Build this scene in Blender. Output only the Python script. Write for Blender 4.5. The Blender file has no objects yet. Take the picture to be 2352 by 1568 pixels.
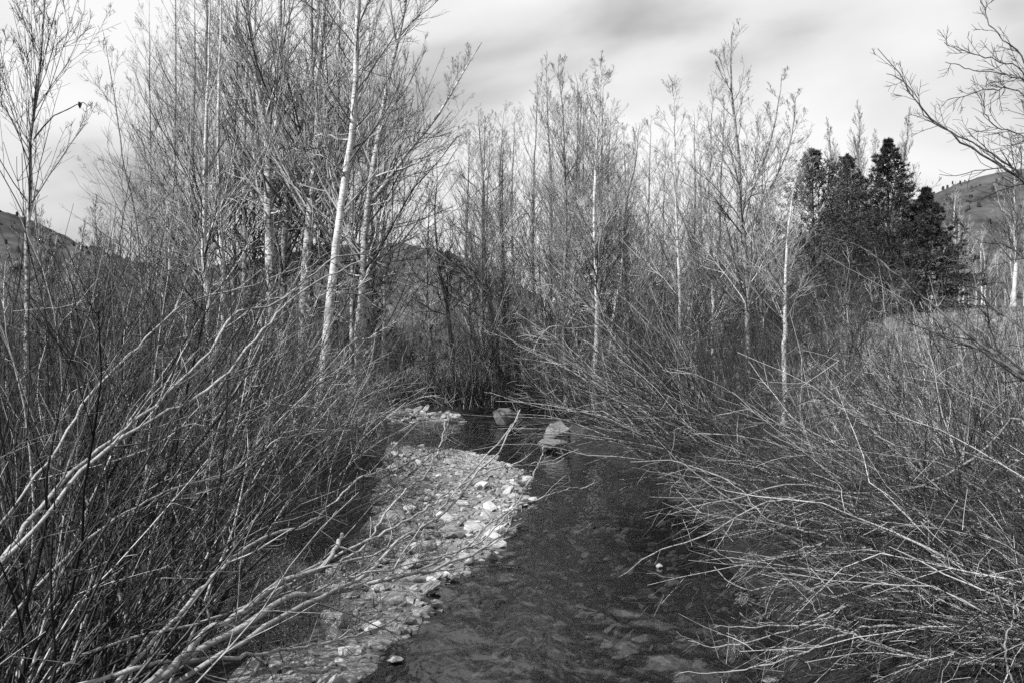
import bpy, math, random
import numpy as np

# ---------------------------------------------------------------- camera, sky, sun, exposure
scene = bpy.context.scene
COL = scene.collection
R = math.radians
CAM_H = 3.0
F = 35.0 / 36.0 * 2352.0          # focal length in units of a 2352-wide picture
HOR = 800.0                       # horizon row in those units

cam_d = bpy.data.cameras.new('camera')
cam_d.lens = 35.0
cam_d.sensor_width = 36.0
cam_d.clip_start = 0.05
cam_d.clip_end = 6000.0
cam_d.shift_y = (HOR - 784.0) / 2352.0
cam = bpy.data.objects.new('camera', cam_d)
COL.objects.link(cam)
cam.location = (0, 0, CAM_H)
cam.rotation_euler = (R(90), 0, 0)
scene.camera = cam

SUN_DIR = np.array([-0.58, -0.42, 0.74])      # towards the sun
SUN_DIR /= np.linalg.norm(SUN_DIR)
SUN_EL = math.asin(SUN_DIR[2])
SUN_AZ = math.atan2(SUN_DIR[0], SUN_DIR[1])   # clockwise from +Y

world = bpy.data.worlds.new('World')
scene.world = world
world.use_nodes = True
nt = world.node_tree
for n in list(nt.nodes):
    nt.nodes.remove(n)
wo = nt.nodes.new('ShaderNodeOutputWorld')
bg = nt.nodes.new('ShaderNodeBackground')
bg.inputs['Strength'].default_value = 0.05
sky = nt.nodes.new('ShaderNodeTexSky')
sky.sky_type = 'NISHITA'
sky.sun_disc = False
sky.sun_elevation = SUN_EL
sky.sun_rotation = SUN_AZ
sky.air_density = 1.0
sky.dust_density = 1.5
bw = nt.nodes.new('ShaderNodeRGBToBW')
nt.links.new(sky.outputs[0], bw.inputs[0])
tc = nt.nodes.new('ShaderNodeTexCoord')
mp = nt.nodes.new('ShaderNodeMapping')
mp.inputs['Location'].default_value = (-2.976, 2.233, -1.544)
mp.inputs['Scale'].default_value = (1.0, 1.0, 2.1)
mp.inputs['Rotation'].default_value = (0, R(18), 0)
nt.links.new(tc.outputs['Generated'], mp.inputs[0])
n1 = nt.nodes.new('ShaderNodeTexNoise')
n1.inputs['Scale'].default_value = 3.0
n1.inputs['Detail'].default_value = 7.0
n1.inputs['Roughness'].default_value = 0.44
n1.inputs['Distortion'].default_value = 0.35
nt.links.new(mp.outputs[0], n1.inputs['Vector'])
cr = nt.nodes.new('ShaderNodeValToRGB')       # cloud brightness: dark bellies to bright tops
cr.color_ramp.elements[0].position = 0.30
cr.color_ramp.elements[0].color = (4.2, 4.2, 4.2, 1)
cr.color_ramp.elements[1].position = 0.58
cr.color_ramp.elements[1].color = (10.8, 10.8, 10.8, 1)
e = cr.color_ramp.elements.new(0.46)
e.color = (9.0, 9.0, 9.0, 1)
nt.links.new(n1.outputs['Fac'], cr.inputs[0])
mixs = nt.nodes.new('ShaderNodeMix')
mixs.data_type = 'RGBA'
mixs.inputs[0].default_value = 0.9
nt.links.new(bw.outputs[0], mixs.inputs[6])
nt.links.new(cr.outputs[0], mixs.inputs[7])
nt.links.new(mixs.outputs[2], bg.inputs['Color'])
nt.links.new(bg.outputs[0], wo.inputs['Surface'])

sun_d = bpy.data.lights.new('sun', 'SUN')
sun_d.energy = 5.0
sun_d.angle = R(0.5)
sun_d.color = (1.0, 1.0, 1.0)                  # the picture is monochrome
sun = bpy.data.objects.new('sun', sun_d)
COL.objects.link(sun)
sun.location = (-40, -20, 60)
from mathutils import Vector
sun.rotation_euler = Vector(SUN_DIR.tolist()).to_track_quat('Z', 'Y').to_euler()

scene.view_settings.view_transform = 'Standard'
scene.view_settings.look = 'None'
scene.view_settings.exposure = 0.95
scene.view_settings.gamma = 1.0
scene.view_settings.use_curve_mapping = False
scene.render.engine = 'CYCLES'
scene.cycles.use_denoising = False
scene.cycles.max_bounces = 5
scene.cycles.diffuse_bounces = 1
scene.cycles.glossy_bounces = 2
scene.cycles.transparent_max_bounces = 8
scene.cycles.sample_clamp_indirect = 4.0
scene.render.filter_size = 1.15

# ---------------------------------------------------------------- helpers
rng = np.random.default_rng(11)
TRIS = [0]


def at(u, v, d):
    """A point of the photograph (2352-wide units) at depth d, in metres."""
    return np.array([(u - 1176.0) / F * d, d, CAM_H + (HOR - v) / F * d])


def tag(o, label=None, cat=None, group=None, kind=None):
    if label: o['label'] = label
    if cat: o['category'] = cat
    if group: o['group'] = group
    if kind: o['kind'] = kind
    return o


def empty(name, loc):
    o = bpy.data.objects.new(name, None)
    COL.objects.link(o)
    o.location = [float(c) for c in loc]
    o.empty_display_size = 0.2
    return o


def hash3(ix, iy, iz, seed):
    h = (ix.astype(np.int64) * 374761393 + iy.astype(np.int64) * 668265263 + iz.astype(np.int64) * 2147483647 + seed * 974711) & 0x7fffffff
    h = ((h ^ (h >> 13)) * 1274126177) & 0x7fffffff
    h = (h ^ (h >> 16)) & 0xffff
    return h / 65535.0


def vnoise(x, y, z=None, seed=0):
    x = np.asarray(x, float); y = np.asarray(y, float)
    z = np.zeros_like(x) if z is None else np.asarray(z, float)
    ix, iy, iz = np.floor(x), np.floor(y), np.floor(z)
    fx, fy, fz = x - ix, y - iy, z - iz
    fx = fx * fx * (3 - 2 * fx); fy = fy * fy * (3 - 2 * fy); fz = fz * fz * (3 - 2 * fz)
    r = 0
    for dx in (0, 1):
        for dy in (0, 1):
            for dz in (0, 1):
                w = (fx if dx else 1 - fx) * (fy if dy else 1 - fy) * (fz if dz else 1 - fz)
                r = r + w * hash3(ix + dx, iy + dy, iz + dz, seed)
    return r * 2 - 1


def fbm(x, y, oct=4, seed=0):
    r, a, f = 0, 1.0, 1.0
    for k in range(oct):
        r = r + a * vnoise(x * f + 13.7 * k, y * f - 7.1 * k, seed=seed + k)
        a *= 0.5; f *= 2.03
    return r


def sstep(a, b, x):
    t = np.clip((x - a) / (b - a), 0, 1)
    return t * t * (3 - 2 * t)


class MB:
    """Collects quads and triangles in arrays and links them as ONE mesh object."""
    def __init__(self):
        self.v, self.q, self.t, self.tone, self.n = [], [], [], [], 0

    def add(self, v, quads=None, tris=None, tone=None):
        v = np.asarray(v, np.float32).reshape(-1, 3)
        self.v.append(v)
        if quads is not None and len(quads): self.q.append(np.asarray(quads, np.int32).reshape(-1, 4) + self.n)
        if tris is not None and len(tris): self.t.append(np.asarray(tris, np.int32).reshape(-1, 3) + self.n)
        self.tone.append(np.full(len(v), 0.5, np.float32) if tone is None else np.asarray(tone, np.float32))
        self.n += len(v)

    def tubes(self, P, Rd, sides=3, tone=None):
        N, K = P.shape[:2]
        if N == 0: return
        T = np.empty_like(P)
        T[:, 1:-1] = P[:, 2:] - P[:, :-2]
        T[:, 0] = P[:, 1] - P[:, 0]
        T[:, -1] = P[:, -1] - P[:, -2]
        T /= np.linalg.norm(T, axis=2, keepdims=True) + 1e-9
        m = np.abs(T[:, 0]).argmin(axis=1)
        ref = np.zeros((N, 3)); ref[np.arange(N), m] = 1
        ref = np.repeat(ref[:, None], K, 1)
        A = np.cross(T, ref); A /= np.linalg.norm(A, axis=2, keepdims=True) + 1e-9
        B = np.cross(T, A)
        ang = np.arange(sides) * 2 * np.pi / sides
        ph = np.random.default_rng(N).random(N) * 6.28
        c = np.cos(ang[None] + ph[:, None])[:, None, :, None]
        s = np.sin(ang[None] + ph[:, None])[:, None, :, None]
        V = P[:, :, None] + Rd[:, :, None, None] * (c * A[:, :, None] + s * B[:, :, None])
        base = (np.arange(N)[:, None, None] * K + np.arange(K - 1)[None, :, None]) * sides
        j = np.arange(sides)[None, None]; j2 = (j + 1) % sides
        q = np.stack([base + j, base + j2, base + sides + j2, base + sides + j], -1).reshape(-1, 4)
        if tone is None: tone = np.full(N, 0.5)
        self.add(V.reshape(-1, 3), quads=q, tone=np.repeat(tone, K * sides))

    def build(self, name, mat, parent=None, smooth=True, origin=None):
        if parent is not None and origin is None:
            origin = np.array(parent.matrix_basis.translation)
            p = parent.parent
            while p is not None:
                origin = origin + np.array(p.matrix_basis.translation); p = p.parent
        v = np.concatenate(self.v) if self.v else np.zeros((0, 3), np.float32)
        if origin is not None: v = v - np.asarray(origin, np.float32)
        me = bpy.data.meshes.new(name)
        q = np.concatenate(self.q) if self.q else np.zeros((0, 4), np.int32)
        t = np.concatenate(self.t) if self.t else np.zeros((0, 3), np.int32)
        me.vertices.add(len(v)); me.vertices.foreach_set('co', v.astype(np.float32).ravel())
        nl = q.size + t.size
        me.loops.add(nl)
        me.loops.foreach_set('vertex_index', np.concatenate([q.ravel(), t.ravel()]).astype(np.int32))
        me.polygons.add(len(q) + len(t))
        st = np.concatenate([np.arange(len(q)) * 4, q.size + np.arange(len(t)) * 3]).astype(np.int32)
        me.polygons.foreach_set('loop_start', st)
        me.polygons.foreach_set('use_smooth', np.full(len(q) + len(t), smooth))
        at_ = me.attributes.new('tone', 'FLOAT', 'POINT')
        at_.data.foreach_set('value', np.concatenate(self.tone).astype(np.float32))
        me.update(calc_edges=True)
        me.materials.append(mat)
        TRIS[0] += len(q) * 2 + len(t)
        o = bpy.data.objects.new(name, me)
        COL.objects.link(o)
        if parent is not None: o.parent = parent
        elif origin is not None: o.location = [float(c) for c in origin]
        return o


def spline(pts, K):
    """Catmull-Rom through control points (n, m), K samples by chord length."""
    p = np.asarray(pts, float)
    if len(p) == 2: return p[0] + (p[1] - p[0]) * np.linspace(0, 1, K)[:, None]
    ext = np.vstack([2 * p[0] - p[1], p, 2 * p[-1] - p[-2]])
    seg = np.linalg.norm(np.diff(p[:, :3], axis=0), axis=1)
    cum = np.concatenate([[0], np.cumsum(seg)])
    s = np.linspace(0, cum[-1], K)
    i = np.clip(np.searchsorted(cum, s, side='right') - 1, 0, len(seg) - 1)
    t = ((s - cum[i]) / (seg[i] + 1e-9))[:, None]
    a, b, c, d = ext[i], ext[i + 1], ext[i + 2], ext[i + 3]
    return 0.5 * (2 * b + (c - a) * t + (2 * a - 5 * b + 4 * c - d) * t * t + (3 * b - a - 3 * c + d) * t ** 3)


def unit(a):
    return a / (np.linalg.norm(a, axis=-1, keepdims=True) + 1e-9)


def walk(base, d, L, K, up=0.0, jit=0.1, drift=None, g=None):
    """Paths that start at base along d and wander; up bends them skyward (negative droops)."""
    N = len(base)
    P = np.empty((N, K, 3)); P[:, 0] = base
    d = unit(d.copy())
    L = np.broadcast_to(np.asarray(L, float), (N,))
    up = np.broadcast_to(np.asarray(up, float), (N,))
    g = g or rng
    for k in range(1, K):
        d = d + g.normal(0, jit, (N, 3)) * (1 + 1.6 * (g.random((N, 1)) < 0.14))
        d[:, 2] += up
        if drift is not None: d = d + drift
        d = unit(d)
        P[:, k] = P[:, k - 1] + d * (L / (K - 1))[:, None]
    return P


def sprout(P, Rd, n, t=(0.2, 1.0), ang=(40, 10), L=(0.3, 0.6), rel=None, K=5, up=0.05, jit=0.12,
           ratio=0.55, rmin=0.002, rtip=0.6, bias=None, tp=1.0):
    """Side shoots: n on every path of P. Returns their paths and radii and the parent index."""
    N, Kp = P.shape[:2]
    idx = np.repeat(np.arange(N), n)
    M = len(idx)
    tt = t[0] + (t[1] - t[0]) * rng.random(M) ** tp
    f = tt * (Kp - 1)
    i = np.clip(f.astype(int), 0, Kp - 2); w = (f - i)[:, None]
    base = P[idx, i] * (1 - w) + P[idx, i + 1] * w
    rb = Rd[idx, i] * (1 - w[:, 0]) + Rd[idx, i + 1] * w[:, 0]
    T = unit(P[idx, i + 1] - P[idx, i])
    rv = unit(rng.normal(0, 1, (M, 3)))
    if bias is not None: rv = unit(rv + np.asarray(bias))
    pr = unit(rv - T * (rv * T).sum(1, keepdims=True))
    a = np.radians(rng.normal(ang[0], ang[1], M))[:, None]
    d = np.cos(a) * T + np.sin(a) * pr
    if rel is not None:
        pl = np.linalg.norm(np.diff(P, axis=1), axis=2).sum(1)[idx]
        Ls = pl * rel * (1.08 - tt) * rng.uniform(0.6, 1.3, M) + L[0]
    else:
        Ls = rng.uniform(L[0], L[1], M)
    C = walk(base, d, Ls, K, up, jit)
    r0 = np.maximum(np.minimum(rb * ratio, rb * 0.9), rmin)
    Rc = np.maximum(r0[:, None] * np.linspace(1, rtip, K)[None] ** 1.0, rmin * np.linspace(1, 0.75, K)[None])
    return C, Rc, idx


# ---------------------------------------------------------------- materials (the photograph is monochrome)
def new_mat(name):
    m = bpy.data.materials.new(name)
    m.use_nodes = True
    t = m.node_tree
    for n in list(t.nodes): t.nodes.remove(n)
    out = t.nodes.new('ShaderNodeOutputMaterial')
    b = t.nodes.new('ShaderNodeBsdfPrincipled')
    t.links.new(b.outputs[0], out.inputs['Surface'])
    b.inputs['Specular IOR Level'].default_value = 0.25
    return m, t, b, out


def node(t, kind, **kw):
    n = t.nodes.new(kind)
    for k, v in kw.items(): setattr(n, k, v)
    return n


def ramp(t, stops):
    r = t.nodes.new('ShaderNodeValToRGB')
    el = r.color_ramp.elements
    while len(el) < len(stops): el.new(0.5)
    for e_, (p, c) in zip(el, stops):
        e_.position = p; e_.color = (c, c, c, 1)
    return r


def twig_mat(name, lo, hi, rough=0.6, spec=0.3, mid=0.26):
    """Bark of thin stems: every stem has its own grey, on willows also painted sun and shade (attribute tone), with fine mottling along it."""
    m, t, b, out = new_mat(name)
    a = node(t, 'ShaderNodeAttribute', attribute_name='tone')
    tc_ = node(t, 'ShaderNodeTexCoord')
    nz = node(t, 'ShaderNodeTexNoise'); nz.inputs['Scale'].default_value = 22.0; nz.inputs['Detail'].default_value = 3.0
    t.links.new(tc_.outputs['Object'], nz.inputs['Vector'])
    ad = node(t, 'ShaderNodeMath', operation='MULTIPLY_ADD')
    t.links.new(nz.outputs['Fac'], ad.inputs[0]); ad.inputs[1].default_value = 0.6
    ad.inputs[2].default_value = -0.3
    ad2 = node(t, 'ShaderNodeMath', operation='ADD')
    t.links.new(ad.outputs[0], ad2.inputs[0]); t.links.new(a.outputs['Fac'], ad2.inputs[1])
    r = ramp(t, [(0.05, lo), (0.55, lo + mid * (hi - lo)), (0.95, hi)])
    t.links.new(ad2.outputs[0], r.inputs[0])
    t.links.new(r.outputs[0], b.inputs['Base Color'])
    b.inputs['Roughness'].default_value = rough
    b.inputs['Specular IOR Level'].default_value = spec
    return m


def bark_mat(name, pale, dark, scale=(5, 5, 26), amount=0.62, bump=0.5, fur=None):
    """Trunk bark: pale skin with dark lenticels and branch scars; bands lie across the trunk."""
    m, t, b, out = new_mat(name)
    tc_ = node(t, 'ShaderNodeTexCoord')
    mp_ = node(t, 'ShaderNodeMapping'); mp_.inputs['Scale'].default_value = scale
    t.links.new(tc_.outputs['Object'], mp_.inputs[0])
    nz = node(t, 'ShaderNodeTexNoise'); nz.inputs['Scale'].default_value = 1.0; nz.inputs['Detail'].default_value = 5.0
    nz.inputs['Roughness'].default_value = 0.65
    t.links.new(mp_.outputs[0], nz.inputs['Vector'])
    r = ramp(t, [(amount - 0.09, pale), (amount + 0.06, dark)])
    t.links.new(nz.outputs['Fac'], r.inputs[0])
    n2 = node(t, 'ShaderNodeTexNoise'); n2.inputs['Scale'].default_value = 2.2; n2.inputs['Detail'].default_value = 6.0
    t.links.new(tc_.outputs['Object'], n2.inputs['Vector'])
    r2 = ramp(t, [(0.3, 0.55), (0.62, 1.0)])
    t.links.new(n2.outputs['Fac'], r2.inputs[0])
    mx = node(t, 'ShaderNodeMix', data_type='RGBA', blend_type='MULTIPLY'); mx.inputs[0].default_value = 1.0
    t.links.new(r.outputs[0], mx.inputs[6]); t.links.new(r2.outputs[0], mx.inputs[7])
    t.links.new(mx.outputs[2], b.inputs['Base Color'])
    b.inputs['Roughness'].default_value = 0.75
    bp = node(t, 'ShaderNodeBump'); bp.inputs['Strength'].default_value = bump; bp.inputs['Distance'].default_value = 0.02
    t.links.new(nz.outputs['Fac'], bp.inputs['Height'])
    t.links.new(bp.outputs[0], b.inputs['Normal'])
    return m


def ground_mat(name, lo, hi, scale=3.0, bump=0.8, fine=30.0):
    m, t, b, out = new_mat(name)
    tc_ = node(t, 'ShaderNodeTexCoord')
    nz = node(t, 'ShaderNodeTexNoise'); nz.inputs['Scale'].default_value = scale; nz.inputs['Detail'].default_value = 8.0
    nz.inputs['Roughness'].default_value = 0.68
    t.links.new(tc_.outputs['Object'], nz.inputs['Vector'])
    n2 = node(t, 'ShaderNodeTexNoise'); n2.inputs['Scale'].default_value = fine; n2.inputs['Detail'].default_value = 5.0
    t.links.new(tc_.outputs['Object'], n2.inputs['Vector'])
    mx = node(t, 'ShaderNodeMath', operation='MULTIPLY_ADD'); mx.inputs[1].default_value = 0.5
    t.links.new(n2.outputs['Fac'], mx.inputs[0])
    hf = node(t, 'ShaderNodeMath', operation='MULTIPLY'); hf.inputs[1].default_value = 0.5
    t.links.new(nz.outputs['Fac'], hf.inputs[0]); t.links.new(hf.outputs[0], mx.inputs[2])
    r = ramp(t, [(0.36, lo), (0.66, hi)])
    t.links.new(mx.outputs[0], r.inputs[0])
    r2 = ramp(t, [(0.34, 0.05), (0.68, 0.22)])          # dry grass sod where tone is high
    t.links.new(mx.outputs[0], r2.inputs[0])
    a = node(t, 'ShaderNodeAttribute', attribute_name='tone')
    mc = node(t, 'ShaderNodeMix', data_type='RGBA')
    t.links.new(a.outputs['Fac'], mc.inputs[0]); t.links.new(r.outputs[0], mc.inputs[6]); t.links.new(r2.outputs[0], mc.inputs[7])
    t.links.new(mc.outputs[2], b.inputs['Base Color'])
    b.inputs['Roughness'].default_value = 0.95
    b.inputs['Specular IOR Level'].default_value = 0.1
    bp = node(t, 'ShaderNodeBump'); bp.inputs['Strength'].default_value = bump; bp.inputs['Distance'].default_value = 0.05
    t.links.new(mx.outputs[0], bp.inputs['Height']); t.links.new(bp.outputs[0], b.inputs['Normal'])
    return m


def stone_mat(name, lo, hi, mid=None, per_object=0.5):
    m, t, b, out = new_mat(name)
    oi = node(t, 'ShaderNodeObjectInfo')
    a = node(t, 'ShaderNodeAttribute', attribute_name='tone')
    tc_ = node(t, 'ShaderNodeTexCoord')
    nz = node(t, 'ShaderNodeTexNoise'); nz.inputs['Scale'].default_value = 14.0; nz.inputs['Detail'].default_value = 8.0
    nz.inputs['Roughness'].default_value = 0.7
    geo = node(t, 'ShaderNodeNewGeometry')
    t.links.new(geo.outputs['Position'], nz.inputs['Vector'])
    s1 = node(t, 'ShaderNodeMath', operation='MULTIPLY_ADD'); s1.inputs[1].default_value = 0.55; s1.inputs[2].default_value = -0.27
    t.links.new(nz.outputs['Fac'], s1.inputs[0])
    s2 = node(t, 'ShaderNodeMath', operation='MULTIPLY_ADD'); s2.inputs[1].default_value = per_object
    t.links.new(oi.outputs['Random'], s2.inputs[0]); t.links.new(s1.outputs[0], s2.inputs[2])
    s3 = node(t, 'ShaderNodeMath', operation='MULTIPLY_ADD'); s3.inputs[1].default_value = 1.0 - per_object
    t.links.new(a.outputs['Fac'], s3.inputs[0]); t.links.new(s2.outputs[0], s3.inputs[2])
    r = ramp(t, [(0.05, lo), (0.65, lo + 0.5 * (hi - lo) if mid is None else mid), (0.98, hi)])
    t.links.new(s3.outputs[0], r.inputs[0])
    sx = node(t, 'ShaderNodeSeparateXYZ'); t.links.new(geo.outputs['Position'], sx.inputs[0])
    wet = node(t, 'ShaderNodeMapRange'); wet.inputs['From Min'].default_value = 0.005; wet.inputs['From Max'].default_value = 0.035
    wet.inputs['To Min'].default_value = 0.55 if mid is None else 1.0
    t.links.new(sx.outputs['Z'], wet.inputs['Value'])       # a dark wet band at the water line
    wm = node(t, 'ShaderNodeMix', data_type='RGBA', blend_type='MULTIPLY'); wm.inputs[0].default_value = 1.0
    t.links.new(r.outputs[0], wm.inputs[6]); t.links.new(wet.outputs[0], wm.inputs[7])
    t.links.new(wm.outputs[2], b.inputs['Base Color'])
    b.inputs['Roughness'].default_value = 0.85
    bp = node(t, 'ShaderNodeBump'); bp.inputs['Strength'].default_value = 0.4; bp.inputs['Distance'].default_value = 0.02
    t.links.new(nz.outputs['Fac'], bp.inputs['Height']); t.links.new(bp.outputs[0], b.inputs['Normal'])
    return m


def water_mat():
    m = bpy.data.materials.new('water')
    m.use_nodes = True
    t = m.node_tree
    for n in list(t.nodes): t.nodes.remove(n)
    out = node(t, 'ShaderNodeOutputMaterial')
    tr = node(t, 'ShaderNodeBsdfTransparent'); tr.inputs[0].default_value = (0.37, 0.37, 0.37, 1)
    gl = node(t, 'ShaderNodeBsdfGlossy'); gl.inputs['Roughness'].default_value = 0.06
    gl.inputs['Color'].default_value = (0.95, 0.95, 0.95, 1)
    fr = node(t, 'ShaderNodeFresnel'); fr.inputs['IOR'].default_value = 1.33
    mx = node(t, 'ShaderNodeMixShader')
    tc_ = node(t, 'ShaderNodeTexCoord')
    mp_ = node(t, 'ShaderNodeMapping'); mp_.inputs['Scale'].default_value = (5.0, 2.3, 1)
    mp_.inputs['Rotation'].default_value = (0, 0, R(-14))
    t.links.new(tc_.outputs['Object'], mp_.inputs[0])
    nz = node(t, 'ShaderNodeTexNoise'); nz.inputs['Scale'].default_value = 1.0; nz.inputs['Detail'].default_value = 2.5
    nz.inputs['Roughness'].default_value = 0.5; nz.inputs['Distortion'].default_value = 0.25
    t.links.new(mp_.outputs[0], nz.inputs['Vector'])
    bp = node(t, 'ShaderNodeBump'); bp.inputs['Strength'].default_value = 0.38; bp.inputs['Distance'].default_value = 0.05
    t.links.new(nz.outputs['Fac'], bp.inputs['Height'])
    t.links.new(bp.outputs[0], gl.inputs['Normal']); t.links.new(bp.outputs[0], fr.inputs['Normal'])
    t.links.new(fr.outputs[0], mx.inputs[0]); t.links.new(tr.outputs[0], mx.inputs[1]); t.links.new(gl.outputs[0], mx.inputs[2])
    t.links.new(mx.outputs[0], out.inputs['Surface'])
    return m


def needle_mat(name='needles', lo=0.005, hi=0.050):
    m, t, b, out = new_mat(name)
    a = node(t, 'ShaderNodeAttribute', attribute_name='tone')
    r = ramp(t, [(0.0, lo), (1.0, hi)])
    t.links.new(a.outputs['Fac'], r.inputs[0]); t.links.new(r.outputs[0], b.inputs['Base Color'])
    b.inputs['Roughness'].default_value = 0.6
    return m


def hill_mat(name, lo, hi, sc):
    m, t, b, out = new_mat(name)
    tc_ = node(t, 'ShaderNodeTexCoord')
    mp_ = node(t, 'ShaderNodeMapping'); mp_.inputs['Scale'].default_value = (sc, sc * 0.6, sc * 1.5)
    t.links.new(tc_.outputs['Object'], mp_.inputs[0])
    nz = node(t, 'ShaderNodeTexNoise'); nz.inputs['Scale'].default_value = 1.0; nz.inputs['Detail'].default_value = 10.0
    nz.inputs['Roughness'].default_value = 0.72
    t.links.new(mp_.outputs[0], nz.inputs['Vector'])
    vo = node(t, 'ShaderNodeTexVoronoi'); vo.inputs['Scale'].default_value = 6.0
    t.links.new(mp_.outputs[0], vo.inputs['Vector'])
    mm = node(t, 'ShaderNodeMath', operation='MULTIPLY_ADD'); mm.inputs[1].default_value = 0.22
    t.links.new(vo.outputs['Distance'], mm.inputs[0]); t.links.new(nz.outputs['Fac'], mm.inputs[2])
    r = ramp(t, [(0.45, lo), (0.75, hi)])
    t.links.new(mm.outputs[0], r.inputs[0]); t.links.new(r.outputs[0], b.inputs['Base Color'])
    b.inputs['Roughness'].default_value = 1.0; b.inputs['Specular IOR Level'].default_value = 0.0
    return m


M = dict(
    white=bark_mat('white_bark', 0.52, 0.07, (7, 7, 30), 0.60),
    pale=bark_mat('pale_cottonwood_bark', 0.42, 0.06, (9, 9, 16), 0.55, 0.8),
    grey=bark_mat('grey_bark', 0.22, 0.04, (10, 10, 14), 0.54, 0.8),
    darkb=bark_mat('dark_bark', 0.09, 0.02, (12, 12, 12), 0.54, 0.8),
    limb=bark_mat('willow_limb_bark', 0.28, 0.05, (30, 30, 30), 0.62, 0.25),
    limb_grey=bark_mat('grey_willow_limb_bark', 0.21, 0.05, (30, 30, 30), 0.60, 0.25),
    twig_pale=twig_mat('pale_twig_bark', 0.10, 0.42),
    twig_grey=twig_mat('grey_twig_bark', 0.02, 0.42, mid=0.42),
    twig_dark=twig_mat('dark_shaded_twig_bark', 0.006, 0.060),  # dark bark, taken near black to paint the shade inside and under shrubs
    willow=twig_mat('willow_twig_bark', 0.005, 0.36, 0.45, 0.4, mid=0.15),
    willow_pale=twig_mat('pale_willow_twig_bark', 0.012, 0.42, 0.45, 0.4, mid=0.22),
    grass=twig_mat('dry_grass_blade', 0.03, 0.32, 0.8, 0.1),
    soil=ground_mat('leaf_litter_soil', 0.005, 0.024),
    gravel=ground_mat('gravel_sand', 0.08, 0.30, 6.0, 0.9, 60.0),
    stone=stone_mat('river_stone', 0.07, 0.54),
    stone_pale=stone_mat('pale_river_stone', 0.18, 0.42),
    boulder_pale=stone_mat('pale_boulder', 0.07, 0.28),
    boulder_grey=stone_mat('grey_boulder', 0.03, 0.15),
    stone_wet=stone_mat('wet_stone', 0.015, 0.17),
    scrub=twig_mat('far_scrub_foliage', 0.02, 0.06, 0.9, 0.0),
    bed=stone_mat('drowned_stone', 0.006, 0.26, 0.035, 0.0),
    water=water_mat(),
    needle=needle_mat(),
    pine=needle_mat('pine_needles', 0.012, 0.10),
    hill=hill_mat('sagebrush_hill', 0.028, 0.075, 0.035),
    leaf=twig_mat('withered_leaf', 0.02, 0.06),
)

# ---------------------------------------------------------------- the stream and the ground
def wat(u, v):                     # point on the water plane seen at (u, v)
    d = CAM_H * F / (v - HOR)
    return at(u, v, d)[:2]

LEFT = [wat(*p) for p in [(700, 1700), (760, 1568), (900, 1450), (960, 1385), (1105, 1265), (1150, 1200), (1196, 1110), (1190, 1085),
                          (1120, 1050), (1050, 1034), (940, 1028)]]
BEND_NEAR = [np.array([-9.0, 31.5]), np.array([-26.0, 31.0])]
BEND_FAR = [np.array([-26.0, 38.5]), np.array([-9.0, 41.5])]
RIGHT = [wat(*p) for p in [(930, 968), (1060, 968), (1180, 972), (1215, 1005), (1300, 1028), (1410, 1062), (1470, 1110), (1560, 1170), (1660, 1230), (1700, 1310),
                           (1770, 1400), (1850, 1568), (1950, 1750)]]
POLY = np.array([[-2.6, -3.0]] + [np.array([-2.4, 4.0])] + LEFT + BEND_NEAR + BEND_FAR + RIGHT + [np.array([3.6, 4.0]), np.array([4.0, -3.0])])


def poly_sd(x, y):
    """Signed distance to the stream's outline; negative in the water."""
    x = np.asarray(x, float); y = np.asarray(y, float)
    best = np.full(x.shape, 1e9); inside = np.zeros(x.shape, bool)
    n = len(POLY)
    for k in range(n):
        ax, ay = POLY[k]; bx, by = POLY[(k + 1) % n]
        ex, ey = bx - ax, by - ay
        t = np.clip(((x - ax) * ex + (y - ay) * ey) / (ex * ex + ey * ey + 1e-9), 0, 1)
        best = np.minimum(best, np.hypot(x - ax - t * ex, y - ay - t * ey))
        c = ((ay > y) != (by > y)) & (x < (bx - ax) * (y - ay) / ((by - ay) if abs(by - ay) > 1e-9 else 1e-9) + ax)
        inside ^= c
    return np.where(inside, -best, best)


BAR = np.array([wat(*p) for p in [(520, 1640), (640, 1480), (760, 1340), (860, 1220), (880, 1120), (905, 1050), (930, 1022), (1060, 1024), (1150, 1040), (1232, 1082), (1240, 1116),
                                  (1200, 1215), (1150, 1285), (1010, 1405), (960, 1475), (830, 1600), (760, 1730)]])


def in_poly(x, y, poly):
    inside = np.zeros(np.shape(x), bool)
    n = len(poly)
    for k in range(n):
        ax, ay = poly[k]; bx, by = poly[(k + 1) % n]
        inside ^= ((ay > y) != (by > y)) & (x < (bx - ax) * (y - ay) / ((by - ay) if abs(by - ay) > 1e-9 else 1e-9) + ax)
    return inside


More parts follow.
